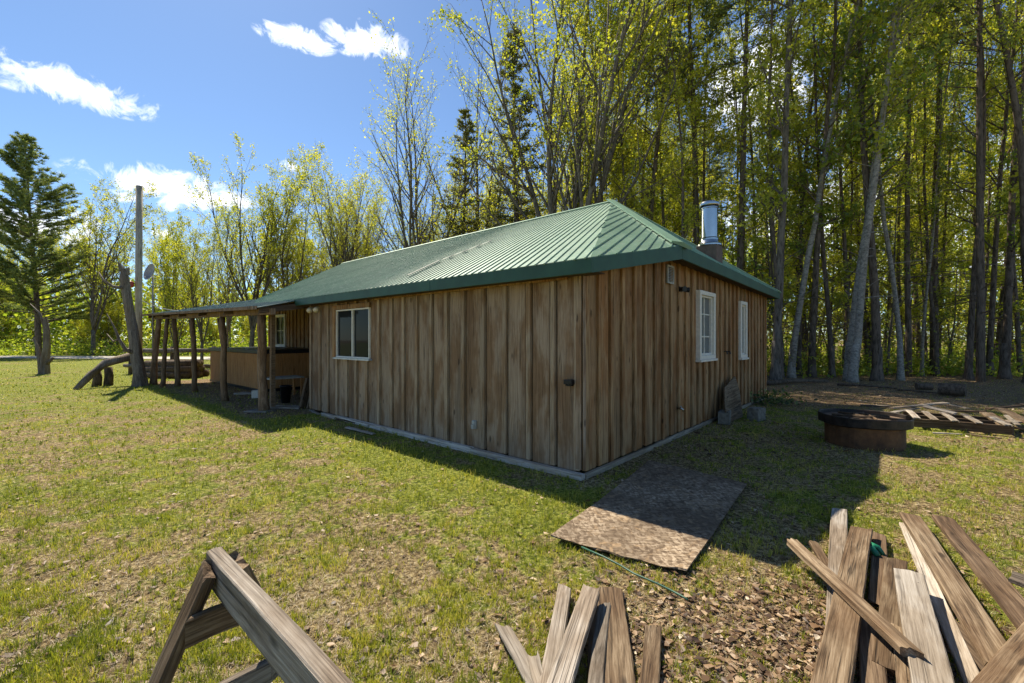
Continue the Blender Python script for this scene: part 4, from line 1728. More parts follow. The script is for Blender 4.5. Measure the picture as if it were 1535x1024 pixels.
def needles(T, pts_list, per, L, w, mat, spread=.0, upb=.4, tone=None):
    """tufts of needles: thin triangles radiating from each point"""
    P = np.array([(p.x, p.y, p.z) for p in pts_list])
    n = len(P)
    cen = np.repeat(P, per, 0) + T.np.normal(size=(n * per, 3)) * spread
    d = T.np.normal(size=(n * per, 3))
    d[:, 2] = np.abs(d[:, 2]) * .6 + upb * .3
    d /= np.linalg.norm(d, axis=1)[:, None]
    s = T.np.normal(size=(n * per, 3))
    s -= d * (s * d).sum(1)[:, None]
    s /= np.linalg.norm(s, axis=1)[:, None]
    l = (L * T.np.uniform(.6, 1.3, n * per))[:, None]
    V = np.empty((n * per, 3, 3))
    V[:, 0] = cen - s * w
    V[:, 1] = cen + s * w
    V[:, 2] = cen + d * l
    base = np.repeat(T.np.rand(n), per)
    rn = np.clip(base * .6 + T.np.rand(n * per) * .4, 0, 1)
    return mesh_np('crown', V.reshape(-1, 3), np.arange(n * per * 3).reshape(-1, 3), np.repeat(rn, 3), mat)


def pine(seed, H, bark, mat, start=.2, blen=.25, whorls=22, per=12, L=.32, w=.035, nper=6, dead=0, droop=-.01, lean=0, rad=.0125, rise=.05):
    T = Tree(seed)
    pts, dirs, rads = T.limb((0, 0, -.1), (lean, 0, 1), H, H * rad, 14, 9, .05, .012, .1)
    tuft = []
    for i in range(whorls):
        f_ = start + (1 - start) * ((i + .5 * T.rg.random()) / whorls) ** .92
        for j in range(nper):
            p, d, r = T.interp(pts, dirs, rads, min(f_ + T.rg.uniform(-.012, .012), .985))
            a = T.rg.uniform(0, 2 * PI)
            prof = (1 - f_) / (1 - start)
            l2 = H * blen * (prof ** .75) * T.rg.uniform(.6, 1.12) * (1 if f_ > start + .08 else .75) + .3
            el = rise + .55 * (1 - prof) + T.rg.uniform(-.12, .12)
            d2 = Vector((math.cos(a) * math.cos(el), math.sin(a) * math.cos(el), math.sin(el)))
            pp, dd, rr_ = T.limb(p, d2, l2, max(r * .28, .02), 6, 4, .03 + droop, .06, .2)
            nn = max(3, int(l2 / .42))
            for q in range(nn):
                g = .22 + .78 * (q + T.rg.random()) / nn
                b, bd_, br = T.interp(pp, dd, rr_, min(g, .99))
                sd_ = T.side(Vector((bd_.x, bd_.y, 0)).normalized(), T.rg.uniform(.4, 1.0))
                sd_.z = T.rg.uniform(-.05, .25)
                ll = (.25 + .35 * (1 - g) + .15) * min(l2 * .4, 1.2) * T.rg.uniform(.7, 1.2)
                e = b + sd_ * ll
                T.mb.tube([b, e], [.012, .006], 3, 0, False)
                m = max(2, int(ll / .2))
                for u_ in range(m):
                    tuft.append(b.lerp(e, (u_ + 1) / m) + Vector((0, 0, T.rg.uniform(-.02, .06))))
            tuft.append(pp[-1])
            tuft.append(pp[-2].lerp(pp[-1], .5))
    for i in range(dead):
        f_ = T.rg.uniform(.1, start)
        p, d, r = T.interp(pts, dirs, rads, f_)
        a = T.rg.uniform(0, 2 * PI)
        T.limb(p, (math.cos(a), math.sin(a), T.rg.uniform(-.1, .3)), T.rg.uniform(.8, 3.2), .028, 5, 3, .0, .1, .2)
    return T.mb.mesh('trunk', bark, True), needles(T, tuft, per, L, w, mat, .05)


def sapling(seed, H, bark, leaf, per=6, size=.12, nb=16):
    T = Tree(seed)
    pts, dirs, rads = T.limb((0, 0, -.05), (T.rg.uniform(-.1, .1), 0, 1), H, H * .0075, 9, 5, .03, .05, .15)
    for i in range(nb):
        f_ = .15 + .85 * (i + T.rg.random()) / nb
        p, d, r = T.interp(pts, dirs, rads, min(f_, .98))
        d2 = T.side(d, T.rg.uniform(.6, 1.2))
        l2 = H * .24 * (1.15 - f_ * .7) * T.rg.uniform(.6, 1.1)
        pp, dd, rr_ = T.limb(p, d2, l2, max(r * .45, .01), 3, 3, .05, .1, .3)
        T.sub(pp, dd, rr_, l2, 3, 5, (.4, .9), .2, .04, 3, .5)
    return T.mb.mesh('trunk', bark, True), T.leaves(per, size, .10, leaf)


PR = {}
PR['vaseA'] = vase_tree(1, 20, M['grey_bark'], M['leaf_yellow'], 4, .12, 5, .26)
PR['vaseB'] = vase_tree(2, 17, M['grey_bark'], M['leaf_yellow'], 7, .12, 5, .20)
PR['vaseC'] = vase_tree(7, 15, M['grey_bark'], M['leaf_yellow'], 9, .125, 4, .20)
PR['vaseD'] = vase_tree(9, 24, M['grey_bark'], M['leaf_yellow'], 10, .12, 7, .34, fork=.12)
PR['foresA'] = forest_tree(11, 23, M['grey_bark'], M['leaf_yellow'], 8, .13, .22, sp=.13)
PR['foresB'] = forest_tree(12, 25, M['dark_bark'], M['leaf_yellow'], 8, .13, .26, sp=.13)
PR['foresC'] = forest_tree(13, 21, M['dark_bark'], M['leaf_green'], 8, .13, .22, sp=.13)
PR['birch'] = forest_tree(14, 22, M['pale_bark'], M['leaf_yellow'], 6, .15, .35, lean=.10, rad=.0065)
PR['birchB'] = forest_tree(24, 20, M['pale_bark'], M['leaf_green'], 6, .15, .35, lean=.03, rad=.0055)
PR['pineA'] = pine(31, 24, M['dark_bark'], M['needle'], .50, .12, 16, 7, .28, .03, 4, 26, rad=.008)
PR['pineB'] = pine(32, 26, M['dark_bark'], M['needle'], .58, .12, 13, 7, .28, .03, 4, 34, rad=.0065)
PR['whitepine'] = pine(33, 24.5, M['dark_bark'], leaf_mat('soft_pine_needle', [(0, (.05, .09, .025)), (.5, (.17, .23, .045)), (1, (.40, .42, .09))], .45), .16, .34, 33, 12, .40, .038, 7, 8, rise=.24)
PR['spruce'] = pine(34, 18, M['dark_bark'], M['needle_yellow'], .12, .13, 28, 6, .24, .035, 7, 2, -.05)
PR['bush'] = vase_tree(41, 9, M['grey_bark'], M['leaf_yellow'], 8, .13, 5, .3, fork=.06)
PR['foresD'] = forest_tree(61, 22, M['dark_bark'], M['leaf_yellow'], 9, .12, .12, sp=.12, nb=30, blen=.10, rad=.0042)
PR['foresE'] = forest_tree(62, 20, M['grey_bark'], M['leaf_yellow'], 14, .13, .10, sp=.14, nb=38, blen=.15, rad=.005)
PR['sapA'] = sapling(51, 8, M['grey_bark'], M['leaf_yellow'])
PR['sapB'] = sapling(52, 6, M['dark_bark'], M['leaf_yellow'], 7, .13)
PR['sapC'] = sapling(53, 10, M['grey_bark'], M['leaf_green'], 8, .14, 20)
HT = dict(vaseA=20, vaseB=17, vaseC=15, vaseD=24, foresA=23, foresB=25, foresC=21, foresD=22, foresE=20, birch=22, birchB=20, pineA=24, pineB=26, whitepine=24.5, spruce=18, bush=9, sapA=8, sapB=6, sapC=10)
NM = dict(vaseA='maple_tree', vaseB='maple_tree', vaseC='maple_tree', vaseD='maple_tree', foresA='forest_tree', foresB='forest_tree', foresC='forest_tree', foresD='forest_tree', foresE='forest_tree',
          birch='birch_tree', birchB='birch_tree', pineA='pine_tree', pineB='pine_tree', whitepine='pine_tree', spruce='spruce_tree', bush='shrub', sapA='sapling', sapB='sapling', sapC='sapling')
CT = dict(maple_tree='tree', forest_tree='tree', birch_tree='birch', pine_tree='pine', spruce_tree='spruce', shrub='shrub', sapling='sapling')
trg = random.Random(99)


def tree(kind, px, Y, H, label, group=None, rz=None, wid=1.0, tilt=0.0, X=None):
    s = H / HT[kind]
    x = (px - CX) / F * Y if X is None else X
    r = empty(NM[kind], (x, Y, 0), trg.uniform(0, 2 * PI) if rz is None else rz)
    r.scale = (s * wid, s * wid, s)
    if tilt:
        r.rotation_euler[1] = tilt
        r.rotation_euler[2] = 0
    tag(r, label, CT[NM[kind]], group)
    objm('trunk', PR[kind][0], r)
    objm('crown', PR[kind][1], r)
    return r


def Hy(py, Y):
    return CAMH + (HY - py) / F * Y


# --- named trees
tree('whitepine', 58, 42, Hy(212, 42), 'large dark layered pine at the far left of the lawn', rz=.6)
tree('whitepine', -110, 52, 22, 'dark pine cut by the left picture edge', rz=2.2)
tree('vaseC', 140, 42, Hy(285, 42), 'budding tree with dark forked trunk between the big pine and the pole', wid=1.1)
tree('bush', 262, 30, Hy(335, 30), 'slim bright green tree leaning up behind the satellite dish', wid=.6)
tree('vaseB', 375, 33, Hy(212, 33), 'half bare maple above the porch roof, left of the two yellow ones')
tree('vaseC', 430, 36, Hy(255, 36), 'small maple between the two half bare maples over the roof', wid=.9)
tree('vaseB', 520, 32, Hy(222, 32), 'yellow green maple over the far end of the ridge', rz=2.0)
tree('vaseA', 628, 29, Hy(92, 29), 'tall nearly bare grey tree rising over the middle of the ridge', rz=.3, wid=.95)
tree('spruce', 693, 30, Hy(158, 30), 'narrow spruce between the bare grey tree and the big maple', wid=1.0)
tree('spruce', 775, 27, Hy(55, 27), 'tall dark spruce behind the limbs of the big maple', wid=1.0)
tree('vaseD', 852, 22, 26, 'big spreading maple with many rising grey limbs behind the ridge', rz=.0)
tree('vaseA', 720, 34, 22, 'slender maple behind the tall dark spruce', rz=3)
tree('foresE', 905, 23, 25, 'yellow leafed tree just above the peak of the roof')
tree('foresB', 965, 21, 25, 'dark trunk rising right of the roof peak')
tree('pineA', 1045, 22, 26, 'pine with bare lower trunk directly behind the chimney')
tree('pineB', 1105, 20, 27, 'pine between the chimney and the thick grey trunk')
tree('foresA', 1163, 17.2, 27, 'thick grey trunk touching the right end of the roof', rz=2.6, wid=.95)
tree('birchB', 1186, 18.0, 23, 'curved grey white trunk right of the thick grey one', tilt=.04, wid=1.0)
tree('foresC', 1217, 18.5, 22, 'slim dark trunk left of the leaning birch pair')
tree('birch', 1278, 16.3, 24, 'pale leaning birch, thicker one of the pair', tilt=.02, wid=.85)
tree('birchB', 1270, 17.0, 23, 'pale thin birch just left of the thicker leaning one', tilt=.02, wid=.9)
tree('foresB', 1314, 16.8, 25, 'dark leaning trunk right of the birch pair', tilt=.035, wid=1.0)
tree('birchB', 1350, 17.0, 22, 'spindly mottled trunk between the dark leaning trunk and the right pines', wid=.8)
tree('pineA', 1470, 16.4, 26, 'straight dark pine trunk above the right end of the pallet', wid=.65, rz=.4)
tree('foresB', 1452, 17.4, 22, 'dark thin trunk close left of the straight pine trunk', wid=.8)
tree('foresC', 1506, 17.6, 23, 'thin mottled trunk between the straight pine and the picture edge')
tree('foresB', 1545, 16.0, 24, 'dark trunk cut by the right picture edge')
tree('pineB', 1400, 19.5, 26, 'pine standing back between the mottled trunk and the straight pine')
tree('birchB', 1382, 19.0, 19, 'very thin whitish stem left of the set back pine', wid=.6)

# --- forest behind and right of the cabin
placed = []


def free(x, y, dmin):
    for (a, b) in placed:
        if (a - x) ** 2 + (b - y) ** 2 < dmin * dmin:
            return False
    placed.append((x, y))
    return True


cnt = 0
tries = 0
while cnt < 104 and tries < 9000:
    tries += 1
    Y = trg.uniform(18.5, 52)
    px = trg.uniform(860, 1640)
    if px < 1000 and Y < 21:
        continue
    x = (px - CX) / F * Y
    if not free(x, Y, 1.5):
        continue
    lx = toloc((x, Y, 0))
    if -1 < lx.x < 11.5 and -2 < lx.y < 19:
        continue
    k = trg.choices(['foresA', 'foresB', 'foresC', 'birchB', 'pineA', 'pineB', 'foresD'], [4, 2, 3, 2, 2, 4, 13])[0]
    if trg.random() < (.6 if px < 1010 else .2):
        k = 'foresE'
    H = trg.uniform(16, 25)
    lab = {'forest_tree': 'woodland tree in the dense stand behind and right of the cabin', 'birch_tree': 'pale birch deep in the dense stand right of the cabin',
           'pine_tree': 'bare stemmed pine deep in the dense stand right of the cabin'}[NM[k]]
    tree(k, px, Y, H, lab, 'trees of the dense woods behind the cabin', wid=trg.uniform(.7, 1.1))
    cnt += 1
cnt = 0
while cnt < 84:
    Y = trg.uniform(17.8, 34)
    px = trg.uniform(880, 1640)
    x = (px - CX) / F * Y
    lx = toloc((x, Y, 0))
    if -1 < lx.x < 11.0 and -2 < lx.y < 19:
        continue
    k = trg.choice(['sapA', 'sapB', 'sapC'])
    tree(k, px, Y, HT[k] * trg.uniform(.6, 1.2), 'young slender sapling with yellow green leaves between the forest trunks', 'saplings between the forest trunks')
    cnt += 1

cnt = 0
while cnt < 18:
    Y = trg.uniform(17.6, 24)
    px = trg.uniform(1150, 1600)
    x = (px - CX) / F * Y
    if not free(x, Y, 1.1):
        continue
    tree('foresD', px, Y, trg.uniform(17, 24), 'slim dark stem leafing out at the front edge of the woods', 'slim stems at the edge of the woods', wid=trg.uniform(.8, 1.3))
    cnt += 1

# --- trees at the far left and centre, behind the road and the cabin
cnt = 0
while cnt < 36:
    Y = trg.uniform(46, 72)
    px = trg.uniform(-120, 860)
    x = (px - CX) / F * Y
    if not free(x, Y, 2.5):
        continue
    k = trg.choices(['vaseB', 'vaseC', 'foresA', 'foresC', 'spruce', 'vaseA'], [4, 3, 2, 2, 1, 4])[0]
    top = 330 + 40 * trg.random() if px < 330 else (300 + 60 * trg.random())
    H = min(Hy(top, Y), 24)
    tree(k, px, Y, H, {'maple_tree': 'budding tree in the distant row beyond the lawn and road', 'forest_tree': 'straight stemmed tree in the distant row beyond the lawn and road',
                       'spruce_tree': 'dark spruce in the distant row beyond the lawn and road'}[NM[k]], 'distant trees beyond the lawn', wid=trg.uniform(.9, 1.2))
    cnt += 1
cnt = 0
while cnt < 46:
    Y = trg.uniform(42, 58)
    px = trg.uniform(-120, 700)
    if Y < 44 and px < 220:
        Y += 3
    k = trg.choice(['bush', 'bush', 'bush', 'sapB'])
    H = trg.uniform(3, 6)
    tree(k, px, Y, H, {'shrub': 'green bushy shrub in the brush beyond the road', 'sapling': 'small leafy sapling in the brush beyond the road'}[NM[k]], 'brush beyond the road', wid=trg.uniform(.9, 1.3))
    cnt += 1
cnt = 0
while cnt < 17:        # mid trees behind the cabin ridge
    Y = trg.uniform(29, 42)
    px = trg.uniform(290, 860)
    x = (px - CX) / F * Y
    lx = toloc((x, Y, 0))
    if (-2 < lx.x < 11.5 and -2 < lx.y < 21) or not free(x, Y, 1.6):
        continue
    k = trg.choice(['vaseC', 'vaseA', 'bush', 'vaseB', 'vaseA'])
    top = 330 - 60 * trg.random() + (40 if px < 500 else -20)
    tree(k, px, Y, Hy(top, Y), {'shrub': 'leafy shrub rising behind the long roof', 'sapling': 'slim young tree rising behind the long roof', 'maple_tree': 'small budding maple rising behind the long roof'}[NM[k]], 'low trees behind the long roof')
    cnt += 1


# --- far woods and undergrowth (uncountable)
def scatter_leaves(name, n, fx, size, mat, label, cat, seed):
    rg = np.random.RandomState(seed)
    cen, rn = fx(rg, n)
    V, Fc = leaf_quads(cen, size, rg)
    o = objm(name, mesh_np(name, V, Fc, np.repeat(rn, 4), mat))
    tag(o, label, cat, kind='stuff')
    return o


def far_band(rg, n):
    # clumps arranged along an arc, from ground to treetop
    m = 900
    ang = rg.uniform(-1.02, 1.02, m)
    R = rg.uniform(62, 95, m)
    cx_, cy_ = np.sin(ang) * R * 1.25, np.cos(ang) * R
    top = np.where(ang > .12, 21, 9.5) * rg.uniform(.7, 1.05, m)
    cz = rg.rand(m) ** .8 * top
    i = rg.randint(0, m, n)
    off = rg.normal(size=(n, 3)) * np.array([2.0, 2.0, 1.5])
    c_ = np.stack([cx_[i], cy_[i], cz[i]], 1) + off
    c_[:, 2] = np.abs(c_[:, 2])
    tone = rg.rand(m)
    return c_, np.clip(tone[i] * .6 + rg.rand(n) * .4, 0, 1)


scatter_leaves('far_woods', 70000, far_band, .62, M['leaf_green'], 'hazy green mass of far woods behind all the trees', 'woods', 3)


def under(rg, n):
    m = 520
    px = rg.uniform(1120, 1700, m)
    Y = 18.4 + rg.rand(m) ** 1.1 * 24
    i = rg.randint(0, m, n)
    x0 = (px - CX) / F * Y
    x = x0[i] + rg.normal(size=n) * .45
    y = Y[i] + rg.normal(size=n) * .45
    hh = rg.uniform(.3, 1.6, m)
    z = np.abs(rg.normal(size=n)) * hh[i] * .5 * (1 + np.clip(Y[i] - 20, 0, 20) / 7) + .02
    return np.stack([x, y, z], 1), np.clip(rg.rand(m)[i] * .6 + rg.rand(n) * .4, 0, 1)


scatter_leaves('undergrowth', 42000, under, .13, M['leaf_green'], 'low green undergrowth along the foot of the forest trunks', 'undergrowth', 4)


def under2(rg, n):
    m = 420
    px = rg.uniform(-150, 520, m)
    Y = rg.uniform(41.5, 52, m)
    i = rg.randint(0, m, n)
    x0 = (px - CX) / F * Y
    x = x0[i] + rg.normal(size=n) * .8
    y = Y[i] + rg.normal(size=n) * .8
    z = np.abs(rg.normal(size=n)) * rg.uniform(.5, 2.2, m)[i] * .6
    return np.stack([x, y, z], 1), np.clip(rg.rand(m)[i] * .6 + rg.rand(n) * .4, 0, 1)


scatter_leaves('roadside_brush', 26000, under2, .22, M['leaf_green'], 'tangled low brush along the far side of the gravel road', 'brush', 6)

# dark weedy heap at the far cabin corner
hb = G(1157, 606)


def heap(rg, n):
    c_ = rg.normal(size=(n, 3)) * np.array([.28, .22, .14])
    c_[:, 2] = np.abs(c_[:, 2]) + .02
    return c_ + np.array([hb.x, hb.y, 0]), rg.rand(n)


scatter_leaves('weeds', 350, heap, .09, M['needle'], 'dark clump of weeds at the far corner of the gable wall', 'weeds', 8)


# ------------------------------------------------------------------ grass, thatch, dry leaves
def blocked(x, y):
    d = (x - CO.x) * DR.x + (y - CO.y) * DR.y
    t = (x - CO.x) * DL.x + (y - CO.y) * DL.y
    b = (d > -.11) & (t > -.09) & (t < 7.05) & (d < 9.4)
    b |= (d > 2.85) & (t > 7) & (t < 17.6) & (d < 9.4)
    b |= (d > .4) & (d < 2.8) & (t > 11.5) & (t < 16.8)
    # strand board
    q = [(p.x, p.y) for p in OSB_C]
    ins = np.ones_like(x, dtype=bool)
    for i in range(4):
        ax, ay = q[i]
        bx_, by = q[(i + 1) % 4]
        ins &= ((bx_ - ax) * (y - ay) - (by - ay) * (x - ax)) > .012
    b |= ins
    b |= (x - 5.42) ** 2 + (y - 6.75) ** 2 < .5 ** 2
    for (cx_, cy_, ux, uy, hl, hw) in BOARD_RECTS:
        a = (x - cx_) * ux + (y - cy_) * uy
        c_ = -(x - cx_) * uy + (y - cy_) * ux
        b |= (np.abs(a) < hl - .01) & (np.abs(c_) < hw - .004)
    b |= (y > 35.5) & (x < -8)
    return b


def sample(rg, n, ymin=1.25, ymax=34, e=1.0):
    # density falls with distance so that each square metre shows enough blades
    u = rg.rand(n)
    inv = (1 / ymin ** e) * (1 - u) + (1 / ymax ** e) * u
    Y = inv ** (-1 / e)
    X = rg.uniform(-1.35, 1.35, n) * (Y + .6)
    return X, Y


def blades(name, n, seed, hfun, wfun, keepf, tonef, lie, mat, label, cat, e=1.0, ymax=34):
    rg = np.random.RandomState(seed)
    X, Y = sample(rg, n, ymax=ymax, e=e)
    g, l = fields(X, Y)
    k = keepf(rg, X, Y, g, l) & ~blocked(X, Y)
    X, Y, g, l = X[k], Y[k], g[k], l[k]
    m = len(X)
    # gather into tufts
    h = hfun(rg, X, Y, g)
    w = wfun(rg, Y)
    az = rg.uniform(0, 2 * PI, m)
    ln = lie(rg, m)
    dz = h * np.cos(ln)
    dx, dy = h * np.sin(ln) * np.cos(az), h * np.sin(ln) * np.sin(az)
    z0 = ground_z(X, Y)
    a2 = rg.uniform(0, PI, m)
    wx, wy = np.cos(a2) * w / 2, np.sin(a2) * w / 2
    V = np.empty((m, 5, 3))
    V[:, 0] = np.stack([X - wx, Y - wy, z0], 1)
    V[:, 1] = np.stack([X + wx, Y + wy, z0], 1)
    mx, my = X + dx * .38, Y + dy * .38
    V[:, 2] = np.stack([mx + wx * .8, my + wy * .8, z0 + dz * .62 + .002], 1)
    V[:, 3] = np.stack([mx - wx * .8, my - wy * .8, z0 + dz * .62 + .002], 1)
    V[:, 4] = np.stack([X + dx, Y + dy, z0 + dz * .95 + .003], 1)
    base = np.arange(m)[:, None] * 5
    Q = (base + np.array([[0, 1, 2, 3]]))
    T = (base + np.array([[3, 2, 4]]))
    # as triangles
    F3 = np.concatenate([Q[:, [0, 1, 2]], Q[:, [0, 2, 3]], T], 0)
    rn = np.clip(tonef(rg, X, Y, g), 0, 1)
    o = objm(name, mesh_np(name, V.reshape(-1, 3), F3, np.repeat(rn, 5), mat))
    tag(o, label, cat, kind='stuff')
    return o


def tuftmask(rg, X, Y, g, l):
    f_ = fbm(X, Y, 11.0) * .6 + fbm(X + 9, Y, 4.6) * .4
    dens = np.clip((f_ - .53) * 12 + (g - .28) * 1.3 + .52, 0, 1) * (1 - .1 * l)
    return rg.rand(len(X)) < np.clip(dens, .03, 1)


blades('grass', 520000, 1,
       lambda rg, X, Y, g: rg.uniform(.018, .058, len(X)) * (.65 + g) * (1 + .3 * (Y > 6)),
       lambda rg, Y: np.maximum(.0032, .0008 * Y) * rg.uniform(.7, 1.3, len(Y)),
       tuftmask,
       lambda rg, X, Y, g: .30 + .55 * rg.rand(len(X)) + .9 * (fbm(X, Y, 2.6) - .5) + .25 * (rg.rand(len(X)) > .93),
       lambda rg, m: np.abs(rg.normal(size=m)) * .55 + .15,
       M['grass'], 'patchy short green grass of the lawn', 'grass', e=.9)
blades('dead_grass', 330000, 2,
       lambda rg, X, Y, g: rg.uniform(.02, .06, len(X)),
       lambda rg, Y: np.maximum(.0028, .0008 * Y) * rg.uniform(.7, 1.3, len(Y)),
       lambda rg, X, Y, g, l: rg.rand(len(X)) < np.clip(.95 - 1.0 * g, .15, .9) * (1 - .4 * l),
       lambda rg, X, Y, g: .15 + .6 * rg.rand(len(X)) + .5 * (fbm(X, Y, 3) - .5) + .2 * (rg.rand(len(X)) > .9),
       lambda rg, m: rg.uniform(1.15, 1.52, m),
       M['thatch'], 'flattened straw coloured dead grass between the green tufts', 'dead grass', e=1.0)


def tufts(name, n, per, seed, mat, label, cat, hr, keep):
    rg = np.random.RandomState(seed)
    X, Y = sample(rg, n, ymax=22, e=.55)
    g, l = fields(X, Y)
    k = keep(rg, X, Y, g, l) & ~blocked(X, Y)
    X, Y = X[k], Y[k]
    m = len(X)
    sz = rg.uniform(.6, 1.3, m)
    tone = rg.rand(m)
    cx_, cy_ = np.repeat(X, per), np.repeat(Y, per)
    s_ = np.repeat(sz, per)
    q = m * per
    a = rg.uniform(0, 2 * PI, q)
    r = np.abs(rg.normal(size=q)) * .012 * s_
    x0, y0 = cx_ + np.cos(a) * r, cy_ + np.sin(a) * r
    h = rg.uniform(hr[0], hr[1], q) * s_
    ln = np.abs(rg.normal(size=q)) * .45 + .1
    ex, ey = x0 + np.cos(a) * np.sin(ln) * h, y0 + np.sin(a) * np.sin(ln) * h
    ez = np.cos(ln) * h
    w_ = np.maximum(.0035, .0008 * cy_)
    px_, py_ = -np.sin(a) * w_ / 2, np.cos(a) * w_ / 2
    z0 = ground_z(x0, y0)
    V = np.empty((q, 5, 3))
    V[:, 0] = np.stack([x0 - px_, y0 - py_, z0], 1)
    V[:, 1] = np.stack([x0 + px_, y0 + py_, z0], 1)
    mx, my = x0 + (ex - x0) * .4, y0 + (ey - y0) * .4
    V[:, 2] = np.stack([mx + px_, my + py_, z0 + ez * .62], 1)
    V[:, 3] = np.stack([mx - px_, my - py_, z0 + ez * .62], 1)
    V[:, 4] = np.stack([ex, ey, z0 + ez * .92], 1)
    b = np.arange(q)[:, None] * 5
    F3 = np.concatenate([b + np.array([[0, 1, 2]]), b + np.array([[0, 2, 3]]), b + np.array([[3, 2, 4]])], 0)
    rn = np.clip(.15 + np.repeat(tone, per) * .5 + .3 * rg.rand(q), 0, 1)
    o = objm(name, mesh_np(name, V.reshape(-1, 3), F3, np.repeat(rn, 5), mat))
    tag(o, label, cat, kind='stuff')


tufts('grass_tufts', 12000, 14, 17, M['grass'], 'taller green tufts standing out of the short lawn', 'grass', (.018, .062),
      lambda rg, X, Y, g, l: rg.rand(len(X)) < np.clip(g * 1.5 + .15, 0, 1) * (1 - .55 * l))


def dry_leaves(n, seed):
    rg = np.random.RandomState(seed)
    X, Y = sample(rg, n, ymax=26, e=.8)
    g, l = fields(X, Y)
    k = (rg.rand(len(X)) < np.clip(l * .62 + .03, 0, 1)) & ~blocked(X, Y)
    X, Y = X[k], Y[k]
    m = len(X)
    s = (.004 + .022 * rg.rand(m) ** 1.8) * (1 + .6 * (Y > 6))
    az = rg.uniform(0, 2 * PI, m)
    ca, sa = np.cos(az), np.sin(az)
    # 6-point curled leaf: spine + two wings bent up
    shp = np.array([(-1, 0, 0), (-.25, .55, .35), (.45, .42, .25), (1, 0, .1), (.45, -.42, .3), (-.25, -.55, .2)])
    V = np.empty((m, 6, 3))
    tl = rg.normal(size=(m, 2)) * .35
    curl = rg.uniform(-.5, 1.6, m)
    for i, (a, b, c_) in enumerate(shp):
        a_ = a + rg.normal(size=m) * .28
        b_ = b + rg.normal(size=m) * .28
        x = (a_ * ca - b_ * sa) * s
        y = (a_ * sa + b_ * ca) * s
        z = (c_ * curl + .25 + np.abs(a_ * tl[:, 0] + b_ * tl[:, 1])) * s
        V[:, i] = np.stack([X + x, Y + y, ground_z(X, Y) + z + .003], 1)
    base = np.arange(m)[:, None] * 6
    Q = np.concatenate([base + np.array([[0, 1, 2, 3]]), base + np.array([[0, 3, 4, 5]])], 0)
    rn = np.clip(rg.rand(m) ** 1.6 * .9 + .3 * (rg.rand(m) > .93), 0, 1)
    o = objm('dry_leaves', mesh_np('dry_leaves', V.reshape(-1, 3), Q, np.repeat(rn, 6), M['dry_leaf']))
    tag(o, 'brown curled dry leaves scattered over the bare ground', 'dry leaves', kind='stuff')


dry_leaves(240000, 3)

# ------------------------------------------------------------------ sky, sun, camera
SUN_AZ, SUN_EL = math.radians(-34.8), math.radians(52)
w = bpy.data.worlds.new('World')
sc.world = w
w.use_nodes = True
nt = w.node_tree
nt.nodes.clear()
t = NT.__new__(NT)
t.nt, t.n, t.l = nt, nt.nodes, nt.links
out = t.new('ShaderNodeOutputWorld')
bg = t.new('ShaderNodeBackground')
bg.inputs['Strength'].default_value = .105
sky = t.new('ShaderNodeTexSky')
sky.sky_type = 'NISHITA'
sky.sun_disc = False
sky.sun_elevation = SUN_EL
sky.sun_rotation = SUN_AZ
sky.altitude = 300
sky.air_density = .85
sky.dust_density = .2
sky.ozone_density = 3.5
tc = t.new('ShaderNodeTexCoord')
dirv = tc.outputs['Generated']


def cdir(px, py):
    v = Vector(((px - CX) / F, 1, (HY - py) / F)).normalized()
    return tuple(v)


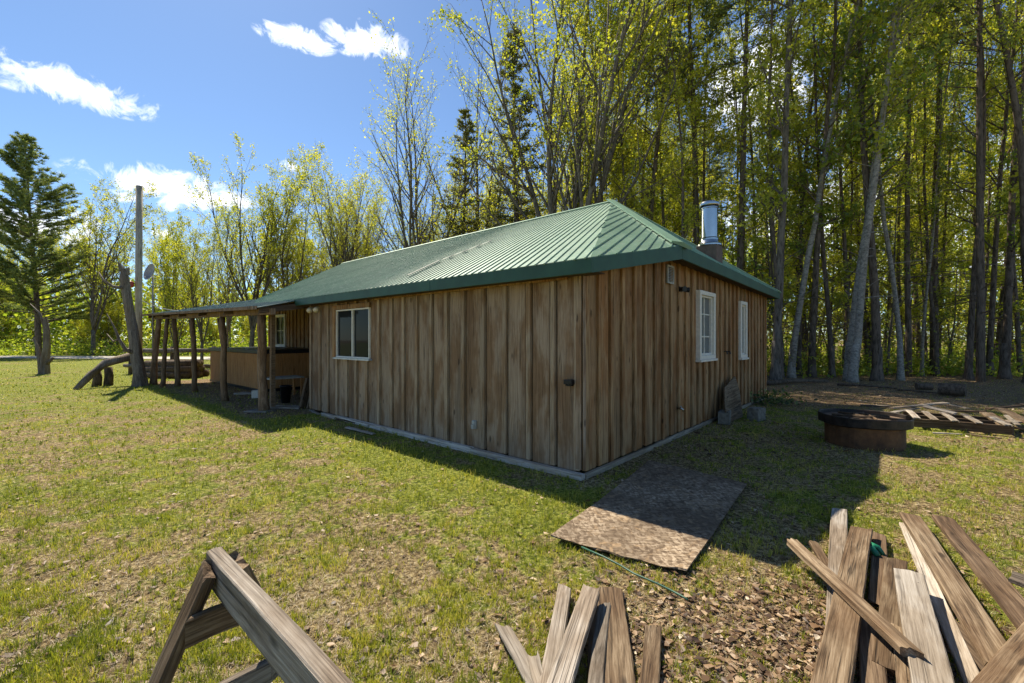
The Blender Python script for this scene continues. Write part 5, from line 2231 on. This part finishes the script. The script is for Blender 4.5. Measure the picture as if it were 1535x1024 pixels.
cn = t.noise(dirv, 22, 9, .66, .7)
cn2 = t.noise(dirv, 5, 4, .6)
mask = None
for (px, py, ax, az) in ((445, 58, 58, 17), (412, 42, 22, 10), (550, 62, 68, 24), (95, 128, 120, 30), (240, 282, 105, 34), (330, 300, 60, 20), (452, 252, 30, 12), (245, 350, 20, 10),
                         (1290, 330, 260, 90), (1480, 380, 200, 80), (1130, 130, 90, 90), (20, 330, 120, 40)):
    c_ = cdir(px, py)
    cosf = 1 / math.sqrt(((px - CX) / F) ** 2 + 1 + ((HY - py) / F) ** 2)
    d = t.vmath('SUBTRACT', dirv, c_).outputs[0]
    d = t.vmath('MULTIPLY', d, (F / (ax * cosf), F / (ax * cosf) * .8, F / (az * cosf))).outputs[0]
    ln = t.vmath('LENGTH', d).outputs[1]
    mm = t.math('SUBTRACT', 1.0, ln)
    mask = mm if mask is None else t.math('MAXIMUM', mask, mm)
f_ = t.math('ADD', mask, t.math('MULTIPLY', t.math('SUBTRACT', cn, .5), 3.2))
f_ = t.math('ADD', f_, t.math('MULTIPLY', t.math('SUBTRACT', cn2, .5), 1.0))
cf = t.ramp(f_, [(.12, 0.0), (.75, 1.0)])
gate = t.ramp(mask, [(0.0, 0.0), (.12, 1.0)])
cf = t.math('MULTIPLY', cf, gate)
skc = t.mix(1.0, sky.outputs[0], (.78, .86, .89, 1), 'MULTIPLY')
col = t.mix(t.math('MULTIPLY', cf, .92), skc, (9.0, 9.2, 9.6, 1))
t.link(col, bg.inputs[0])
t.link(bg.outputs[0], out.inputs[0])

sd_ = Vector((math.sin(SUN_AZ) * math.cos(SUN_EL), math.cos(SUN_AZ) * math.cos(SUN_EL), math.sin(SUN_EL)))
L = bpy.data.lights.new('sun', 'SUN')
L.energy = 5.0
L.angle = math.radians(.53)
L.color = (1, .91, .74)
lo_ = bpy.data.objects.new('sun', L)
C.objects.link(lo_)
lo_.rotation_euler = (-sd_).to_track_quat('-Z', 'Y').to_euler()

cam = bpy.data.cameras.new('camera')
cam.sensor_width = 36
cam.lens = 36 * F / 1535
cam.shift_y = -4 / 1535
cam.clip_start = .05
cam.clip_end = 2000
co = bpy.data.objects.new('camera', cam)
C.objects.link(co)
co.location = (0, 0, CAMH)
co.rotation_euler = (math.radians(90), 0, 0)
sc.camera = co

vs_ = sc.view_settings
vs_.view_transform = 'Standard'
vs_.look = 'None'
vs_.exposure = 0.82
vs_.gamma = 1.0
sc.cycles.max_bounces = 5
sc.cycles.diffuse_bounces = 2
sc.cycles.adaptive_threshold = .025
sc.cycles.transmission_bounces = 4
sc.cycles.use_denoising = True
